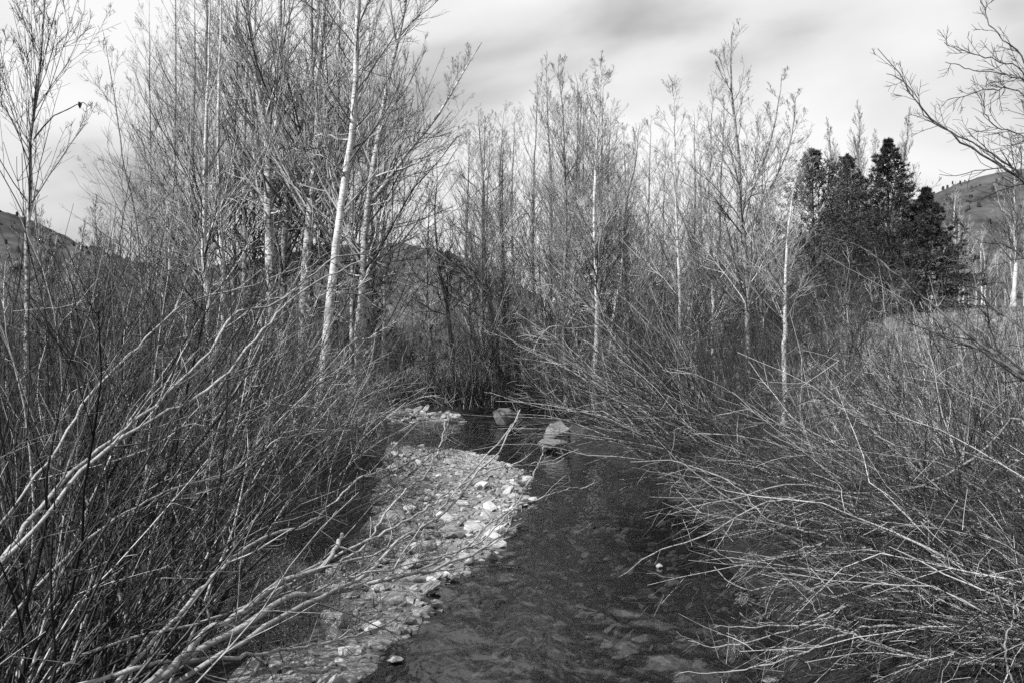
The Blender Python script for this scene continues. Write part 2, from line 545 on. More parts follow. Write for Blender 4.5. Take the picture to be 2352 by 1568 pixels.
def ground_z(x, y):
    x = np.asarray(x, float); y = np.asarray(y, float)
    sd = poly_sd(x, y) + 0.18 * fbm(x * 0.9, y * 0.9, 3, 5)
    # left: a low gravel bar, then a grassy bank; right: a steeper bank, then a mound and a bench
    left = x < (0.12 + 0.045 * y)
    bank_l = 0.10 * np.clip(sd, 0, 2.2) * (1 - 0.6 * sstep(36, 40, y)) + 0.75 * sstep(2.0, 4.5, sd) * (1 - sstep(36, 40, y))
    bank_r = 0.55 * sstep(0, 1.0, sd) + 0.25 * sstep(1.0, 3.5, sd)
    z = np.where(left, bank_l, bank_r)
    far = sstep(45.5, 51.0, y) * sstep(-0.5, 1.5, sd)
    z = z + far * 0.9 * (1 - sstep(10, 16, x))
    rr = x - 0.06 * y
    z = z + sstep(4.0, 21.0, rr) * 3.6 * sstep(12, 40, y) * sstep(0, 2, sd)
    z = z + sstep(30, 70, y) * 1.1 * sstep(6, 20, rr)
    z = z + 0.10 * fbm(x * 0.35, y * 0.35, 4, 9) * sstep(0.3, 2.5, sd) + 0.03 * fbm(x * 2.1, y * 2.1, 3, 21) * sstep(0.0, 0.8, sd)
    bed = -0.10 - 0.30 * sstep(0, 1.0, -sd) + 0.05 * fbm(x * 1.7, y * 1.7, 3, 31)
    bed = np.where(sd < 0, np.minimum(bed * sstep(-0.02, 0.5, -sd) - 0.01, 0.02), z)
    return np.where(sd < 0, bed, z + 0.015)


def grid_axis(lo, hi, fine_lo, fine_hi, step, grow=1.16):
    a = list(np.arange(fine_lo, fine_hi + 1e-6, step))
    s = step
    while a[-1] < hi:
        s *= grow; a.append(a[-1] + s)
    s = step
    while a[0] > lo:
        s *= grow; a.insert(0, a[0] - s)
    return np.array(a)


def grid_mesh(name, xs, ys, zf, mat, kind='structure', keep=None, tf=None):
    X, Y = np.meshgrid(xs, ys)
    Z = zf(X, Y)
    nx, ny = len(xs), len(ys)
    i = np.arange(ny - 1)[:, None] * nx + np.arange(nx - 1)[None]
    q = np.stack([i, i + 1, i + nx + 1, i + nx], -1).reshape(-1, 4)
    if keep is not None:
        k = keep(X, Y)
        kq = k.ravel()[q].any(axis=1)
        q = q[kq]
    mb = MB()
    mb.add(np.stack([X, Y, Z], -1).reshape(-1, 3), quads=q, tone=None if tf is None else tf(X, Y).ravel())
    o = mb.build(name, mat)
    tag(o, kind=kind)
    return o


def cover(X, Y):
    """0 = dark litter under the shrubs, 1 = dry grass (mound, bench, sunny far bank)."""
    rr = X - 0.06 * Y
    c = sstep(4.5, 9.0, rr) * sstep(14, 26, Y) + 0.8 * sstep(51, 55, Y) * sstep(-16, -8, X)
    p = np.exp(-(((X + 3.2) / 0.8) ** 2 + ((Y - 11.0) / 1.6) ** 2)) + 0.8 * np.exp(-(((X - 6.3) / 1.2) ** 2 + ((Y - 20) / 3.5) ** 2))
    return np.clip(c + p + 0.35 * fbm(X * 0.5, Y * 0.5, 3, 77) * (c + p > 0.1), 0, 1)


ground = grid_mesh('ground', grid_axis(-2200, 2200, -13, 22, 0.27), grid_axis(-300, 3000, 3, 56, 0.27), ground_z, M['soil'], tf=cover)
tag(ground, 'dark litter covered ground with low banks along the stream')


def water_z(X, Y):
    patch = sstep(-0.1, 0.7, fbm(X * 0.9, Y * 0.6, 3, 71))
    r = (0.006 + 0.014 * patch) * fbm(X * 3.0 + 0.3 * Y, Y * 1.5, 3, 41) + (0.002 + 0.008 * patch) * fbm(X * 6.5, Y * 3.6, 2, 52)
    riff = np.exp(-((Y - 30.5) / 1.4) ** 2) * 0.02 + np.exp(-((Y - 16.4) / 0.35) ** 2 - ((X - 1.35) / 0.4) ** 2) * 0.06
    return r + riff * (1.0 + fbm(X * 6, Y * 8, 2, 61))


stream = grid_mesh('stream', grid_axis(-27, 8, -4, 7.5, 0.07, 1.05), np.concatenate([np.arange(-3, 7, 0.3), np.arange(7, 24, 0.08), np.arange(24, 43.5, 0.13)]),
                   water_z, M['water'], keep=lambda X, Y: poly_sd(X, Y) < 0.5)
tag(stream, 'dark rippled creek flowing between gravel bar and willows')

# hills beyond the valley
def hill(name, ridge, D, depth, label, mat, seed, rough=1.0):
    pts = np.array([[(u - 1176.0) / F * D, CAM_H + (HOR - v) / F * D] for u, v in ridge])
    xs = np.linspace(pts[0, 0], pts[-1, 0], 240)
    c = spline(np.c_[pts, np.zeros(len(pts))], 800)
    zr = np.interp(xs, c[:, 0], c[:, 1])
    ts = np.linspace(-1, 1, 41)
    X, T = np.meshgrid(xs, ts)
    prof = np.cos(np.clip(np.abs(T), 0, 1) * np.pi / 2) ** 1.1
    Zr = np.broadcast_to(zr, X.shape)
    Y = D + T * depth
    Z = -3 + (Zr + 3) * prof + fbm(X * 0.018, Y * 0.018, 5, seed) * 7 * (1 - prof) + rough * 0.5 * fbm(X * 0.3, Y * 0.3, 3, seed)
    ny, nx = X.shape
    i = np.arange(ny - 1)[:, None] * nx + np.arange(nx - 1)[None]
    mb = MB(); mb.add(np.stack([X, Y, Z], -1).reshape(-1, 3), quads=np.stack([i, i + 1, i + nx + 1, i + nx], -1).reshape(-1, 4))
    o = mb.build(name, mat)
    tag(o, label, kind='structure')
    return o


hill('hill', [(-1400, 620), (-700, 520), (-250, 470), (0, 488), (80, 520), (150, 556), (260, 590), (420, 640), (640, 700), (900, 760), (1100, 800)], 420, 180,
     'dark wooded hill behind the willow thicket at the left', M['hill'], 3, 2.0)
hill('hill', [(-200, 760), (200, 700), (450, 640), (650, 600), (800, 574), (890, 565), (960, 572), (1060, 597), (1150, 640), (1250, 690), (1400, 745), (1600, 800)], 620, 260,
     'rounded dark hill seen between the cottonwoods above the creek', M['hill'], 8, 2.0)
hill('hill', [(1250, 790), (1420, 700), (1576, 626), (1636, 605), (1800, 548), (2000, 492), (2150, 445), (2241, 411), (2326, 407), (2500, 430), (2900, 520), (3600, 680), (4200, 780)], 520, 240,
     'broad grey hill rising behind the spruces', M['hill'], 14, 1.5)

def hill_scrub(o, label, n, size, seed):
    """Far bushes and trees dotted over a hill, too many to count."""
    g = np.random.default_rng(seed)
    me = o.data; co = np.empty(len(me.vertices) * 3, np.float32); me.vertices.foreach_get('co', co); co = co.reshape(-1, 3)
    D = co[:, 1].mean()
    c = co[(co[:, 2] > 3) & (co[:, 1] < D + 25)]
    w = 0.35 + vnoise(c[:, 0] * 0.02, c[:, 1] * 0.02, seed=seed); w = np.clip(w, 0.03, None); w /= w.sum()
    p = c[g.choice(len(c), n, p=w)] + g.uniform(-5, 5, (n, 3)) * (1, 1, 0)
    k = 5; a = np.arange(k) * 2 * np.pi / k
    s_ = g.uniform(size[0], size[1], n); hh = s_ * g.uniform(0.35, 0.6, n)
    ring = np.stack([np.cos(a)[None] * np.ones((n, 1)), np.sin(a)[None] * np.ones((n, 1))], 2) * (s_[:, None] * g.uniform(0.45, 0.8, (n, k)))[:, :, None]
    lowr = np.concatenate([ring + p[:, None, :2], np.broadcast_to((p[:, 2] - 1.5)[:, None, None], (n, k, 1))], 2)
    midr = np.concatenate([ring * 0.8 + p[:, None, :2], (p[:, 2] + hh * 0.55)[:, None, None] + g.uniform(-.2, .2, (n, k, 1)) * hh[:, None, None]], 2)
    top = np.c_[p[:, :2] + g.normal(0, .1, (n, 2)) * s_[:, None], p[:, 2] + hh][:, None]
    V = np.concatenate([lowr, midr, top], 1)
    j = np.arange(k); j2 = (j + 1) % k
    q = np.stack([j, j2, k + j2, k + j], 1); t = np.stack([k + j, k + j2, np.full(k, 2 * k)], 1)
    mb = MB(); off = np.arange(n)[:, None, None] * (2 * k + 1)
    mb.add(V.reshape(-1, 3), quads=(off + q[None]).reshape(-1, 4), tris=(off + t[None]).reshape(-1, 3), tone=np.repeat(tone_(n, g), 2 * k + 1))
    tag(mb.build('hill_scrub', M['scrub'], smooth=False), label, 'scrub', kind='stuff')


def tone_(n, g):
    return np.clip(g.normal(0.5, 0.2, n), 0, 1)


for nm, lab_, n_, sz_ in (('hill', 'dark scrub and trees dotted over the left hill', 1300, (0.8, 1.9)), ('hill.001', 'low scrub dotted over the round middle hill', 1000, (0.5, 1.3)), ('hill.002', 'sagebrush and scrub dotted over the right hill', 1600, (0.6, 1.6))):
    hill_scrub(bpy.data.objects[nm], lab_, n_, sz_, len(lab_))

# ---------------------------------------------------------------- trees
def gz(x, y):
    return float(ground_z(np.array([x]), np.array([y]))[0])


def tone(n, mu=0.5, sd=0.2):
    return np.clip(rng.normal(mu, sd, n), 0, 1)


LW = 1.8


def tree(name, label, uv, d, w, bark, twigs, n1=40, n2=9, n3=5, t0=0.3, ang=42, l1=0.22, up=0.10, jit=0.08,
         forks=(), group=None, rmin=0.0035, lean=0.0, cat='tree', spur=0, n0=0, tp=1.3, l3=(0.25, 0.7), ttop=0.12, tw=0.5):
    """Trunk through picture points uv at depth d (w = trunk width there), forks = [(uv, width)], crown of limbs and twigs."""
    p = np.array([at(u, v, d + lean * k / max(1, len(uv) - 1)) for k, (u, v) in enumerate(uv)])
    base = p[0].copy()
    g = gz(base[0], base[1])
    if base[2] > g: p = np.vstack([[base[0] + (base[0] - p[1][0]) * 0.1, base[1], g], p])
    else: p[0, 2] = g
    base = p[0].copy(); p[0, 2] -= 0.06
    root = empty(name, base)
    tag(root, label, cat, group)
    K = 30
    r0 = w * d / F / 2
    T = spline(p, K)
    T[2:-1] += np.cumsum(rng.normal(0, 0.012, (K - 3, 3)), axis=0) * (1, 1, 0) * 1.3
    H = np.linalg.norm(np.diff(T, axis=0), axis=1).sum()
    s = np.linspace(0, 1, K)
    Rt = r0 * (1 - s * (1 - ttop)) * (1 + 0.5 * np.exp(-s * 45))
    Rt[-4:] *= np.linspace(0.9, 0.35, 4)
    Rt = np.maximum(Rt * (1 + 0.06 * rng.normal(0, 1, K)), rmin)
    mb = MB(); mb.tubes(T[None], Rt[None], 10 if w > 8 else 7)
    mb.build('trunk', bark, root)
    Ps, Rs = [T[None]], [Rt[None]]
    for fuv, fw in forks:
        fp = np.array([at(u, v, d + 0.3 * k / max(1, len(fuv) - 1)) for k, (u, v) in enumerate(fuv)])
        fp[0] = T[np.abs(T[:, 2] - fp[0, 2]).argmin()]
        FT = spline(fp, K)
        FT[1:] += np.cumsum(rng.normal(0, 0.010, (K - 1, 3)), axis=0) * 0.6
        fr = fw * d / F / 2
        FR = np.maximum(fr * (1 - s * 0.82) * (1 + 0.05 * rng.normal(0, 1, K)), rmin)
        mb = MB(); mb.tubes(FT[None], FR[None], 8)
        mb.build('limb', bark, root)
        Ps.append(FT[None]); Rs.append(FR[None])
    cm = MB()
    P0 = np.concatenate(Ps); R0 = np.concatenate(Rs)
    n1 = int(n1 * 1.15)
    A, RA, _ = sprout(P0[:1], R0[:1], n1, (t0, 0.985), (ang, 9), (0.12, 1), l1 * LW, 8, up * 0.8, jit, 0.34, rmin * 1.4, 0.25, tp=tp)
    if len(P0) > 1:
        A2, RA2, _ = sprout(P0[1:], R0[1:], max(6, n1 // 2), (0.12, 0.985), (ang, 9), (0.12, 1), l1 * 1.2 * LW, 8, up * 0.8, jit, 0.36, rmin * 1.4, 0.25, tp=1.3)
        A = np.concatenate([A, A2]); RA = np.concatenate([RA, RA2])
    if n0:      # short dead lower branches, nearly level
        Z, RZ, _ = sprout(P0[:1], R0[:1], n0, (0.12, max(t0, 0.5)), (80, 12), (0.6, 2.2), None, 8, 0.0, 0.2, 0.3, rmin * 1.2, 0.4)
        A = np.concatenate([A, Z]); RA = np.concatenate([RA, RZ])
    B, RB, ib = sprout(A, RA, n2, (0.18, 1.0), (33, 10), (0.04, 1), 0.52, 5 if d < 34 else 4, up * 0.9, jit, 0.55, rmin * 1.05, 0.6)
    C, RC, ic = sprout(B, RB, n3, (0.2, 1.0), (34, 12), (0.03, 1), 0.55, 3, up, jit, 0.7, rmin * 0.85, 0.7)
    ta = tone(len(A), tw, 0.3)
    cm.tubes(A, RA, 3, ta); cm.tubes(B, RB, 3, np.clip(ta[ib] + rng.normal(0, 0.1, len(B)), 0, 1))
    cm.tubes(C, RC, 3, np.clip(ta[ib][ic] + rng.normal(0, 0.2, len(C)), 0, 1))
    if spur:
        D, RD, _ = sprout(np.concatenate([B[:, -4:], ]), RB[:, -4:], spur, (0.0, 1.0), (55, 12), (0.05, 0.14), None, 2, 0.1, 0.1, 0.9, rmin * 1.1, 0.8)
        cm.tubes(D, RD, 3, tone(len(D), 0.35, 0.15))
    cm.build('crown', twigs, root)
    return root


def copy_tree(src, x, y, s, rz, label=None):
    """A copy of a thing with copies of its parts, standing on the ground at x, y."""
    r = src.copy(); COL.objects.link(r)
    r.location = (x, y, gz(x, y) - 0.03)
    r.scale = (s[0], s[0], s[1]); r.rotation_euler = (0, 0, rz)
    if label: r['label'] = label
    for ch in src.children:
        c = ch.copy(); COL.objects.link(c); c.parent = r
    return r


COTT = 'tall cottonwoods on the left bank'
tree('cottonwood_tree', 'thick pale cottonwood whose trunk forks halfway up into two white stems', [(618, 960), (622, 640), (621, 480), (618, 345), (602, 235), (578, 90), (560, -60), (545, -320)], 36, 31,
     M['pale'], M['twig_grey'], n1=40, n2=8, n3=5, t0=0.38, ang=40, l1=0.2, forks=[([(619, 360), (634, 290), (641, 180), (642, 60), (640, -120), (630, -330)], 17)], n0=14, spur=0, group=COTT)
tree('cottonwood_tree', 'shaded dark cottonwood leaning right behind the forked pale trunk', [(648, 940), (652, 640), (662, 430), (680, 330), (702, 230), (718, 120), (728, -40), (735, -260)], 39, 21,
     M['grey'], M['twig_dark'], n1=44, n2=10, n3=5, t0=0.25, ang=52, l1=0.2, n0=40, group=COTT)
tree('cottonwood_tree', 'straight thick cottonwood with knotted grey trunk right of the forked one', [(688, 930), (700, 640), (713, 450), (722, 330), (732, 150), (746, -50), (758, -350)], 33, 27,
     M['pale'], M['twig_grey'], n1=38, n2=8, n3=5, t0=0.36, ang=44, l1=0.19, n0=16, group=COTT)
tree('cottonwood_tree', 'smooth white cottonwood leaning right from the edge of the gravel bar', [(731, 1000), (742, 850), (752, 740), (764, 620), (783, 470), (803, 330), (812, 220), (818, 60), (830, -150), (842, -400)], 27, 25,
     M['white'], M['twig_grey'], n1=40, n2=9, n3=5, t0=0.36, ang=44, l1=0.18, forks=[([(793, 400), (812, 330), (820, 240), (823, 90), (826, -120)], 13)], n0=10, spur=0, group=COTT)
tree('cottonwood_tree', 'pale cottonwood with a long limb reaching up to the right over the creek', [(822, 960), (822, 770), (836, 560), (850, 430), (868, 310), (888, 190), (908, 100), (926, 0), (950, -220)], 31, 24,
     M['pale'], M['twig_grey'], n1=42, n2=10, n3=5, t0=0.3, ang=44, l1=0.2, forks=[([(845, 470), (900, 400), (950, 335), (1000, 275), (1055, 185), (1108, 95)], 10)], n0=16, spur=2, group=COTT)
tree('cottonwood_tree', 'slender white cottonwood, straightest of the thin stems left of the forked trunk', [(508, 950), (508, 620), (501, 400), (500, 200), (503, 0), (508, -260)], 30, 15,
     M['white'], M['twig_grey'], n1=36, n2=9, n3=5, t0=0.28, ang=36, l1=0.2, n0=8, group=COTT)
tree('cottonwood_tree', 'slender white cottonwood with a wavy trunk, leftmost of the white trunks', [(482, 980), (478, 740), (463, 570), (464, 330), (470, 120), (478, -120)], 28, 17,
     M['white'], M['twig_grey'], n1=36, n2=9, n3=5, t0=0.25, ang=40, l1=0.22, n0=8, group=COTT)
tree('young_tree', 'thin leafless young tree standing alone against the grey sky at left', [(352, 960), (330, 560), (303, 370), (284, 230), (268, 150), (246, 30)], 24, 8,
     M['grey'], M['twig_grey'], n1=22, n2=6, n3=4, t0=0.35, ang=42, l1=0.16, spur=3)
edge_tree = tree('young_tree', 'upright young tree at the left edge with withered leaves on one twig', [(60, 1080), (66, 600), (74, 400), (88, 200), (102, 20), (118, -220)], 16, 16,
     M['pale'], M['twig_dark'], n1=24, n2=7, n3=4, t0=0.42, ang=30, l1=0.26, up=0.14, spur=4)
csrc = []
for i, (u, tp_, dd, ww, lab) in enumerate([
        (395, -180, 42, 12, 'tall bare cottonwood at the left end of the dense grove'),
        (438, -60, 46, 11, 'bare cottonwood filling the gap left of the wavy white trunk'),
        (556, -300, 44, 14, 'shaded cottonwood between the straight white stem and the forked trunk'),
        (585, -220, 48, 14, 'dark cottonwood close behind the forked trunk on its left'),
        (770, -260, 46, 12, 'bare cottonwood behind the leaning white trunk'),
        (880, 60, 47, 10, 'shorter bare cottonwood behind the tree with the long reaching limb')]):
    if i < 3:
        t_ = tree('cottonwood_tree', lab, [(u, 900), (u + 6 * (i % 3 - 1), 600), (u + 4, 300), (u + 8, 80), (u + 6, tp_)], dd, ww,
                  M['grey'] if i % 2 else M['pale'], M['twig_grey'] if i == 0 else M['twig_dark'], n1=44, n2=8, n3=5, t0=0.16, ang=38, l1=0.19, group=COTT, n0=14, rmin=0.004)
        csrc.append((t_, at(u, tp_, dd)[2] - t_.location.z))
    else:
        t_, h0 = csrc[i - 3]
        x = (u - 1176) / F * dd
        k = (at(u, tp_, dd)[2] - gz(x, dd)) / h0
        copy_tree(t_, x, dd, (k * 0.8 + 0.2, k), 2.0 + i, lab)

MID = 'bare trees beyond the bend of the creek'
tree('aspen_tree', 'crooked small tree in front of the dark hill, left of the shaded trees', [(1048, 930), (1034, 740), (1012, 610), (1002, 500), (1006, 420), (1000, 350)], 53, 11,
     M['grey'], M['twig_dark'], n1=40, n2=9, n3=5, t0=0.3, ang=55, l1=0.22, group=MID, rmin=0.005, jit=0.15)
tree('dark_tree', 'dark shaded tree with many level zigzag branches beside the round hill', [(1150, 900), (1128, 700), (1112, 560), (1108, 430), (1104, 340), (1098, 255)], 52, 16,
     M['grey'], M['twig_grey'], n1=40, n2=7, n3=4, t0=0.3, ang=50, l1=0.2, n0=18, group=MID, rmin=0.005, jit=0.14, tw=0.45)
tree('dark_tree', 'dark tree just right of the zigzag branched one, its trunk leaning left', [(1195, 900), (1160, 660), (1148, 520), (1150, 400), (1160, 240)], 53, 13,
     M['pale'], M['twig_grey'], n1=40, n2=7, n3=4, t0=0.3, ang=46, l1=0.19, n0=14, group=MID, rmin=0.005, jit=0.14, tw=0.7)
tree('aspen_tree', 'grey aspen with a full upright crown left of the bright white trunk', [(1300, 870), (1297, 720), (1305, 560), (1300, 380), (1293, 250), (1286, 130)], 40, 11,
     M['grey'], M['twig_grey'], n1=70, n2=9, n3=5, t0=0.2, ang=38, l1=0.2, group=MID, rmin=0.0045, n0=16)
tree('birch_tree', 'bright white birch trunk in the middle beyond the creek', [(1366, 900), (1371, 690), (1362, 520), (1363, 400), (1370, 280), (1376, 140)], 38, 16,
     M['white'], M['twig_grey'], n1=64, n2=9, n3=5, t0=0.28, ang=40, l1=0.19, group=MID, rmin=0.0045, n0=14)
tree('dark_tree', 'thin dark trunked tree right of the bright white birch', [(1456, 900), (1450, 740), (1433, 570), (1440, 480), (1462, 380), (1470, 290)], 41, 10,
     M['darkb'], M['twig_grey'], n1=46, n2=9, n3=4, t0=0.3, ang=38, l1=0.22, group=MID, rmin=0.0045)
tree('young_tree', 'slanted pale sapling at the foot of the bright white birch', [(1392, 870), (1408, 740), (1424, 640), (1432, 560), (1430, 470)], 39, 9,
     M['white'], M['twig_grey'], n1=24, n2=7, n3=4, t0=0.3, ang=40, l1=0.22, group=MID, rmin=0.0045)
tree('aspen_tree', 'slim aspen with a narrow crown standing clear against the white cloud', [(1566, 860), (1564, 650), (1559, 480), (1556, 330), (1551, 175)], 34, 11,
     M['white'], M['twig_grey'], n1=52, n2=8, n3=4, t0=0.2, ang=40, l1=0.17, group=MID, rmin=0.004, n0=12)
tree('aspen_tree', 'slim aspen between the narrow crowned one and the tallest tree', [(1640, 860), (1641, 640), (1632, 450), (1638, 300), (1650, 190)], 34.5, 11,
     M['pale'], M['twig_grey'], n1=52, n2=8, n3=4, t0=0.24, ang=40, l1=0.18, group=MID, rmin=0.004, n0=12)
tree('aspen_tree', 'tallest bare tree right of centre, its limbs spreading to the right', [(1722, 920), (1716, 640), (1702, 480), (1700, 350), (1690, 200), (1688, 55)], 32, 17,
     M['grey'], M['twig_grey'], n1=40, n2=9, n3=4, t0=0.26, ang=42, l1=0.2, group=MID, rmin=0.004, spur=2,
     forks=[([(1706, 500), (1740, 410), (1780, 300), (1800, 170)], 7), ([(1712, 560), (1765, 440), (1815, 330), (1832, 215)], 7)])
tree('birch_tree', 'lone white birch trunk rising from the right bank willows', [(1797, 1050), (1798, 900), (1794, 780), (1798, 640), (1806, 500), (1820, 390)], 25, 15,
     M['white'], M['twig_pale'], n1=30, n2=7, n3=4, t0=0.42, ang=42, l1=0.24, rmin=0.0035)
BG = [(985, 420, 56, 'small pale bare tree in the gap over the round hill'),
      (1228, 190, 52, 'grey crowned tree left of the grey aspen'),
      (1335, 190, 55, 'bare tree between the grey aspen and the white birch'),
      (1490, 270, 55, 'small fine twigged tree left of the narrow aspen'),
      (1085, 300, 58, 'bare tree with upright crown behind the zigzag branched tree'),
      (1270, 310, 57, 'low bare tree hidden behind the grey aspen'),
      (1410, 240, 56, 'bare tree with a fine crown right of the white birch'),
      (1602, 330, 52, 'thin bare tree between the two slim aspens'),
      (1770, 440, 50, 'short bare tree left of the dark pines'),
      (1130, 280, 62, 'far bare tree behind the pair of dark trees'),
      (1190, 260, 60, 'far bare tree right of the pair of dark trees'),
      (1365, 230, 62, 'far bare tree straight behind the white birch'),
      (1450, 330, 60, 'far bare tree behind the thin dark trunked tree'),
      (1530, 360, 62, 'far bare tree behind the narrow crowned aspen on its left'),
      (1680, 300, 60, 'far bare tree behind the tallest tree')]
bsrc = []
for i, (u, top, dd, lab) in enumerate(BG):
    if i < 4:
        t_ = tree('bare_tree', lab, [(u + 10, 880), (u + 4 * (i % 3 - 1), 650), (u, (top + 640) / 2), (u + 6, top)], dd, 10, M['grey'], M['twig_grey'],
                  n1=52, n2=8, n3=5, t0=0.12, ang=38, l1=0.24, group=MID, rmin=0.005, n0=12)
        bsrc.append((t_, at(u, top, dd)[2] - t_.location.z))
    else:
        t_, h0 = bsrc[i % 4]
        x = (u - 1176) / F * dd
        k = (at(u, top, dd)[2] - gz(x, dd)) / h0
        copy_tree(t_, x, dd, ((k + 1) / 2, k), rng.uniform(0, 6.28), lab)

for i, (u, top, dd, lab) in enumerate([
        (1250, 150, 47, 'tall bare tree just left of the grey aspen in the middle clump'), (1322, 165, 46, 'tall bare tree between the grey aspen and the white birch, in front of the others'),
        (1392, 185, 48, 'tall bare tree close on the right of the white birch'), (1345, 210, 51, 'bare tree whose crown fills the gap behind the white birch'),
        (1118, 270, 49, 'bare tree in front of the pair of shaded trees'), (1170, 300, 50, 'bare tree at the left side of the middle clump'),
        (1430, 290, 50, 'bare tree at the right side of the middle clump'), (1590, 250, 46, 'bare tree close behind the narrow crowned aspen on its right'),
        (1668, 230, 47, 'bare tree close behind the second slim aspen'), (1750, 330, 47, 'bare tree behind the right limbs of the tallest tree')]):
    t_, h0 = bsrc[(i * 3 + 1) % 4]
    x = (u - 1176) / F * dd
    k = (at(u, top, dd)[2] - gz(x, dd)) / h0
    copy_tree(t_, x, dd, ((k + 1) / 2 * 0.95, k), rng.uniform(0, 6.28), lab)
for i, (u, top, dd, lab) in enumerate([
        (345, -20, 45, 'bare cottonwood at the left edge of the grove behind the lone young tree'), (470, -220, 44, 'bare cottonwood behind the wavy white trunk'),
        (532, -260, 46, 'bare cottonwood just right of the straight white stem'), (665, -240, 47, 'bare cottonwood between the forked trunk and the knotted grey one'),
        (715, -300, 49, 'bare cottonwood hidden behind the knotted grey trunk'), (805, -180, 45, 'bare cottonwood close behind the leaning white trunk'),
        (855, -60, 48, 'bare cottonwood behind the trunk with the long reaching limb')]):
    t_, h0 = csrc[i % 3]
    x = (u - 1176) / F * dd
    k = (at(u, top, dd)[2] - gz(x, dd)) / h0
    copy_tree(t_, x, dd, (k * 0.8 + 0.15, k), rng.uniform(0, 6.28), lab)

HZ = 'aspens on the meadow at the right'
src_aspen = tree('aspen_tree', 'multi stemmed poplar rising pale behind the dark pines, leftmost stem', [(1975, 720), (1948, 540), (1915, 420), (1900, 280)], 66, 11, M['pale'], M['twig_grey'],
                 n1=60, n2=8, n3=5, t0=0.2, ang=24, l1=0.2, group=HZ, rmin=0.007, up=0.16)
for i, (u, top, dd, lab) in enumerate([(1945, 262, 67, 'poplar with a feathery top just left of the tall spruce'), (1998, 255, 68, 'feathery topped poplar directly behind the tall spruce'), (2042, 290, 66, 'feathery topped poplar showing right of the spruce tip')]):
    x = (u - 1176) / F * dd
    k = (at(u, top, dd)[2] - gz(x, dd)) / (at(1900, 280, 66)[2] - src_aspen.location.z)
    copy_tree(src_aspen, x + 0.6, dd, (1.0, k), 1.3 + i * 1.9, lab)
srcs = []
for i, (u, top, dd, lab) in enumerate([(2198, 430, 72, 'white trunked bare tree on the meadow right of the spruces'), (2262, 520, 80, 'pale thin tree at the far edge of the meadow'), (2330, 300, 60, 'bare tree with a dense grey crown at the right edge')]):
    srcs.append(tree('aspen_tree', lab, [(u, 720), (u + 3, 600), (u - 3, (top + 600) / 2), (u + 2, top)], dd, 8 if i < 2 else 11, M['white'], M['twig_grey'], n1=44, n2=7, n3=5, t0=0.25, ang=38, l1=0.24, group=HZ, rmin=0.006))
far_label = 'thin pale bare aspen in the row along the far meadow edge'
for i in range(18):
    u = 2140 + i * 15 + rng.uniform(-5, 5)
    dd = rng.uniform(76, 100)
    x = (u - 1176) / F * dd
    copy_tree(srcs[i % 2], x, dd, (rng.uniform(0.7, 1.05), rng.uniform(0.7, 1.15)), rng.uniform(0, 6.28), far_label)
for i in range(12):
    u = [20, 90, 150, 205, 250, 300, 345, 390, 430, 480, 540, 600][i]
    dd = rng.uniform(40, 52)
    t_ = copy_tree(src_aspen if i % 3 else srcs[0], (u - 1176) / F * dd, dd, (rng.uniform(0.8, 1.1), rng.uniform(0.62, 0.85)), rng.uniform(0, 6.28),
                   'thin bare tree in the hazy thicket behind the left bank willows')
    t_['group'] = 'thin trees behind the left thicket'

# ---------------------------------------------------------------- evergreens
def needles(mb, P, n, size, wid, spread=55):
    """Short flat needle sprays along twigs."""
    N, K = P.shape[:2]
    idx = np.repeat(np.arange(N), n); m = len(idx)
    f = rng.random(m) * (K - 1); i = np.clip(f.astype(int), 0, K - 2); w = (f - i)[:, None]
    b = P[idx, i] * (1 - w) + P[idx, i + 1] * w
    T = unit(P[idx, i + 1] - P[idx, i])
    rv = unit(rng.normal(0, 1, (m, 3)))
    pr = unit(rv - T * (rv * T).sum(1, keepdims=True))
    a = np.radians(rng.normal(spread, 12, m))[:, None]
    d = np.cos(a) * T + np.sin(a) * pr
    L = size * rng.uniform(0.6, 1.3, m)[:, None]
    s = unit(np.cross(d, unit(rng.normal(0, 1, (m, 3))))) * wid
    v = np.stack([b - s, b + s, b + d * L], 1).reshape(-1, 3)
    mb.add(v, tris=np.arange(3 * m).reshape(-1, 3), tone=np.repeat(tone(m, 0.5, 0.25), 3))


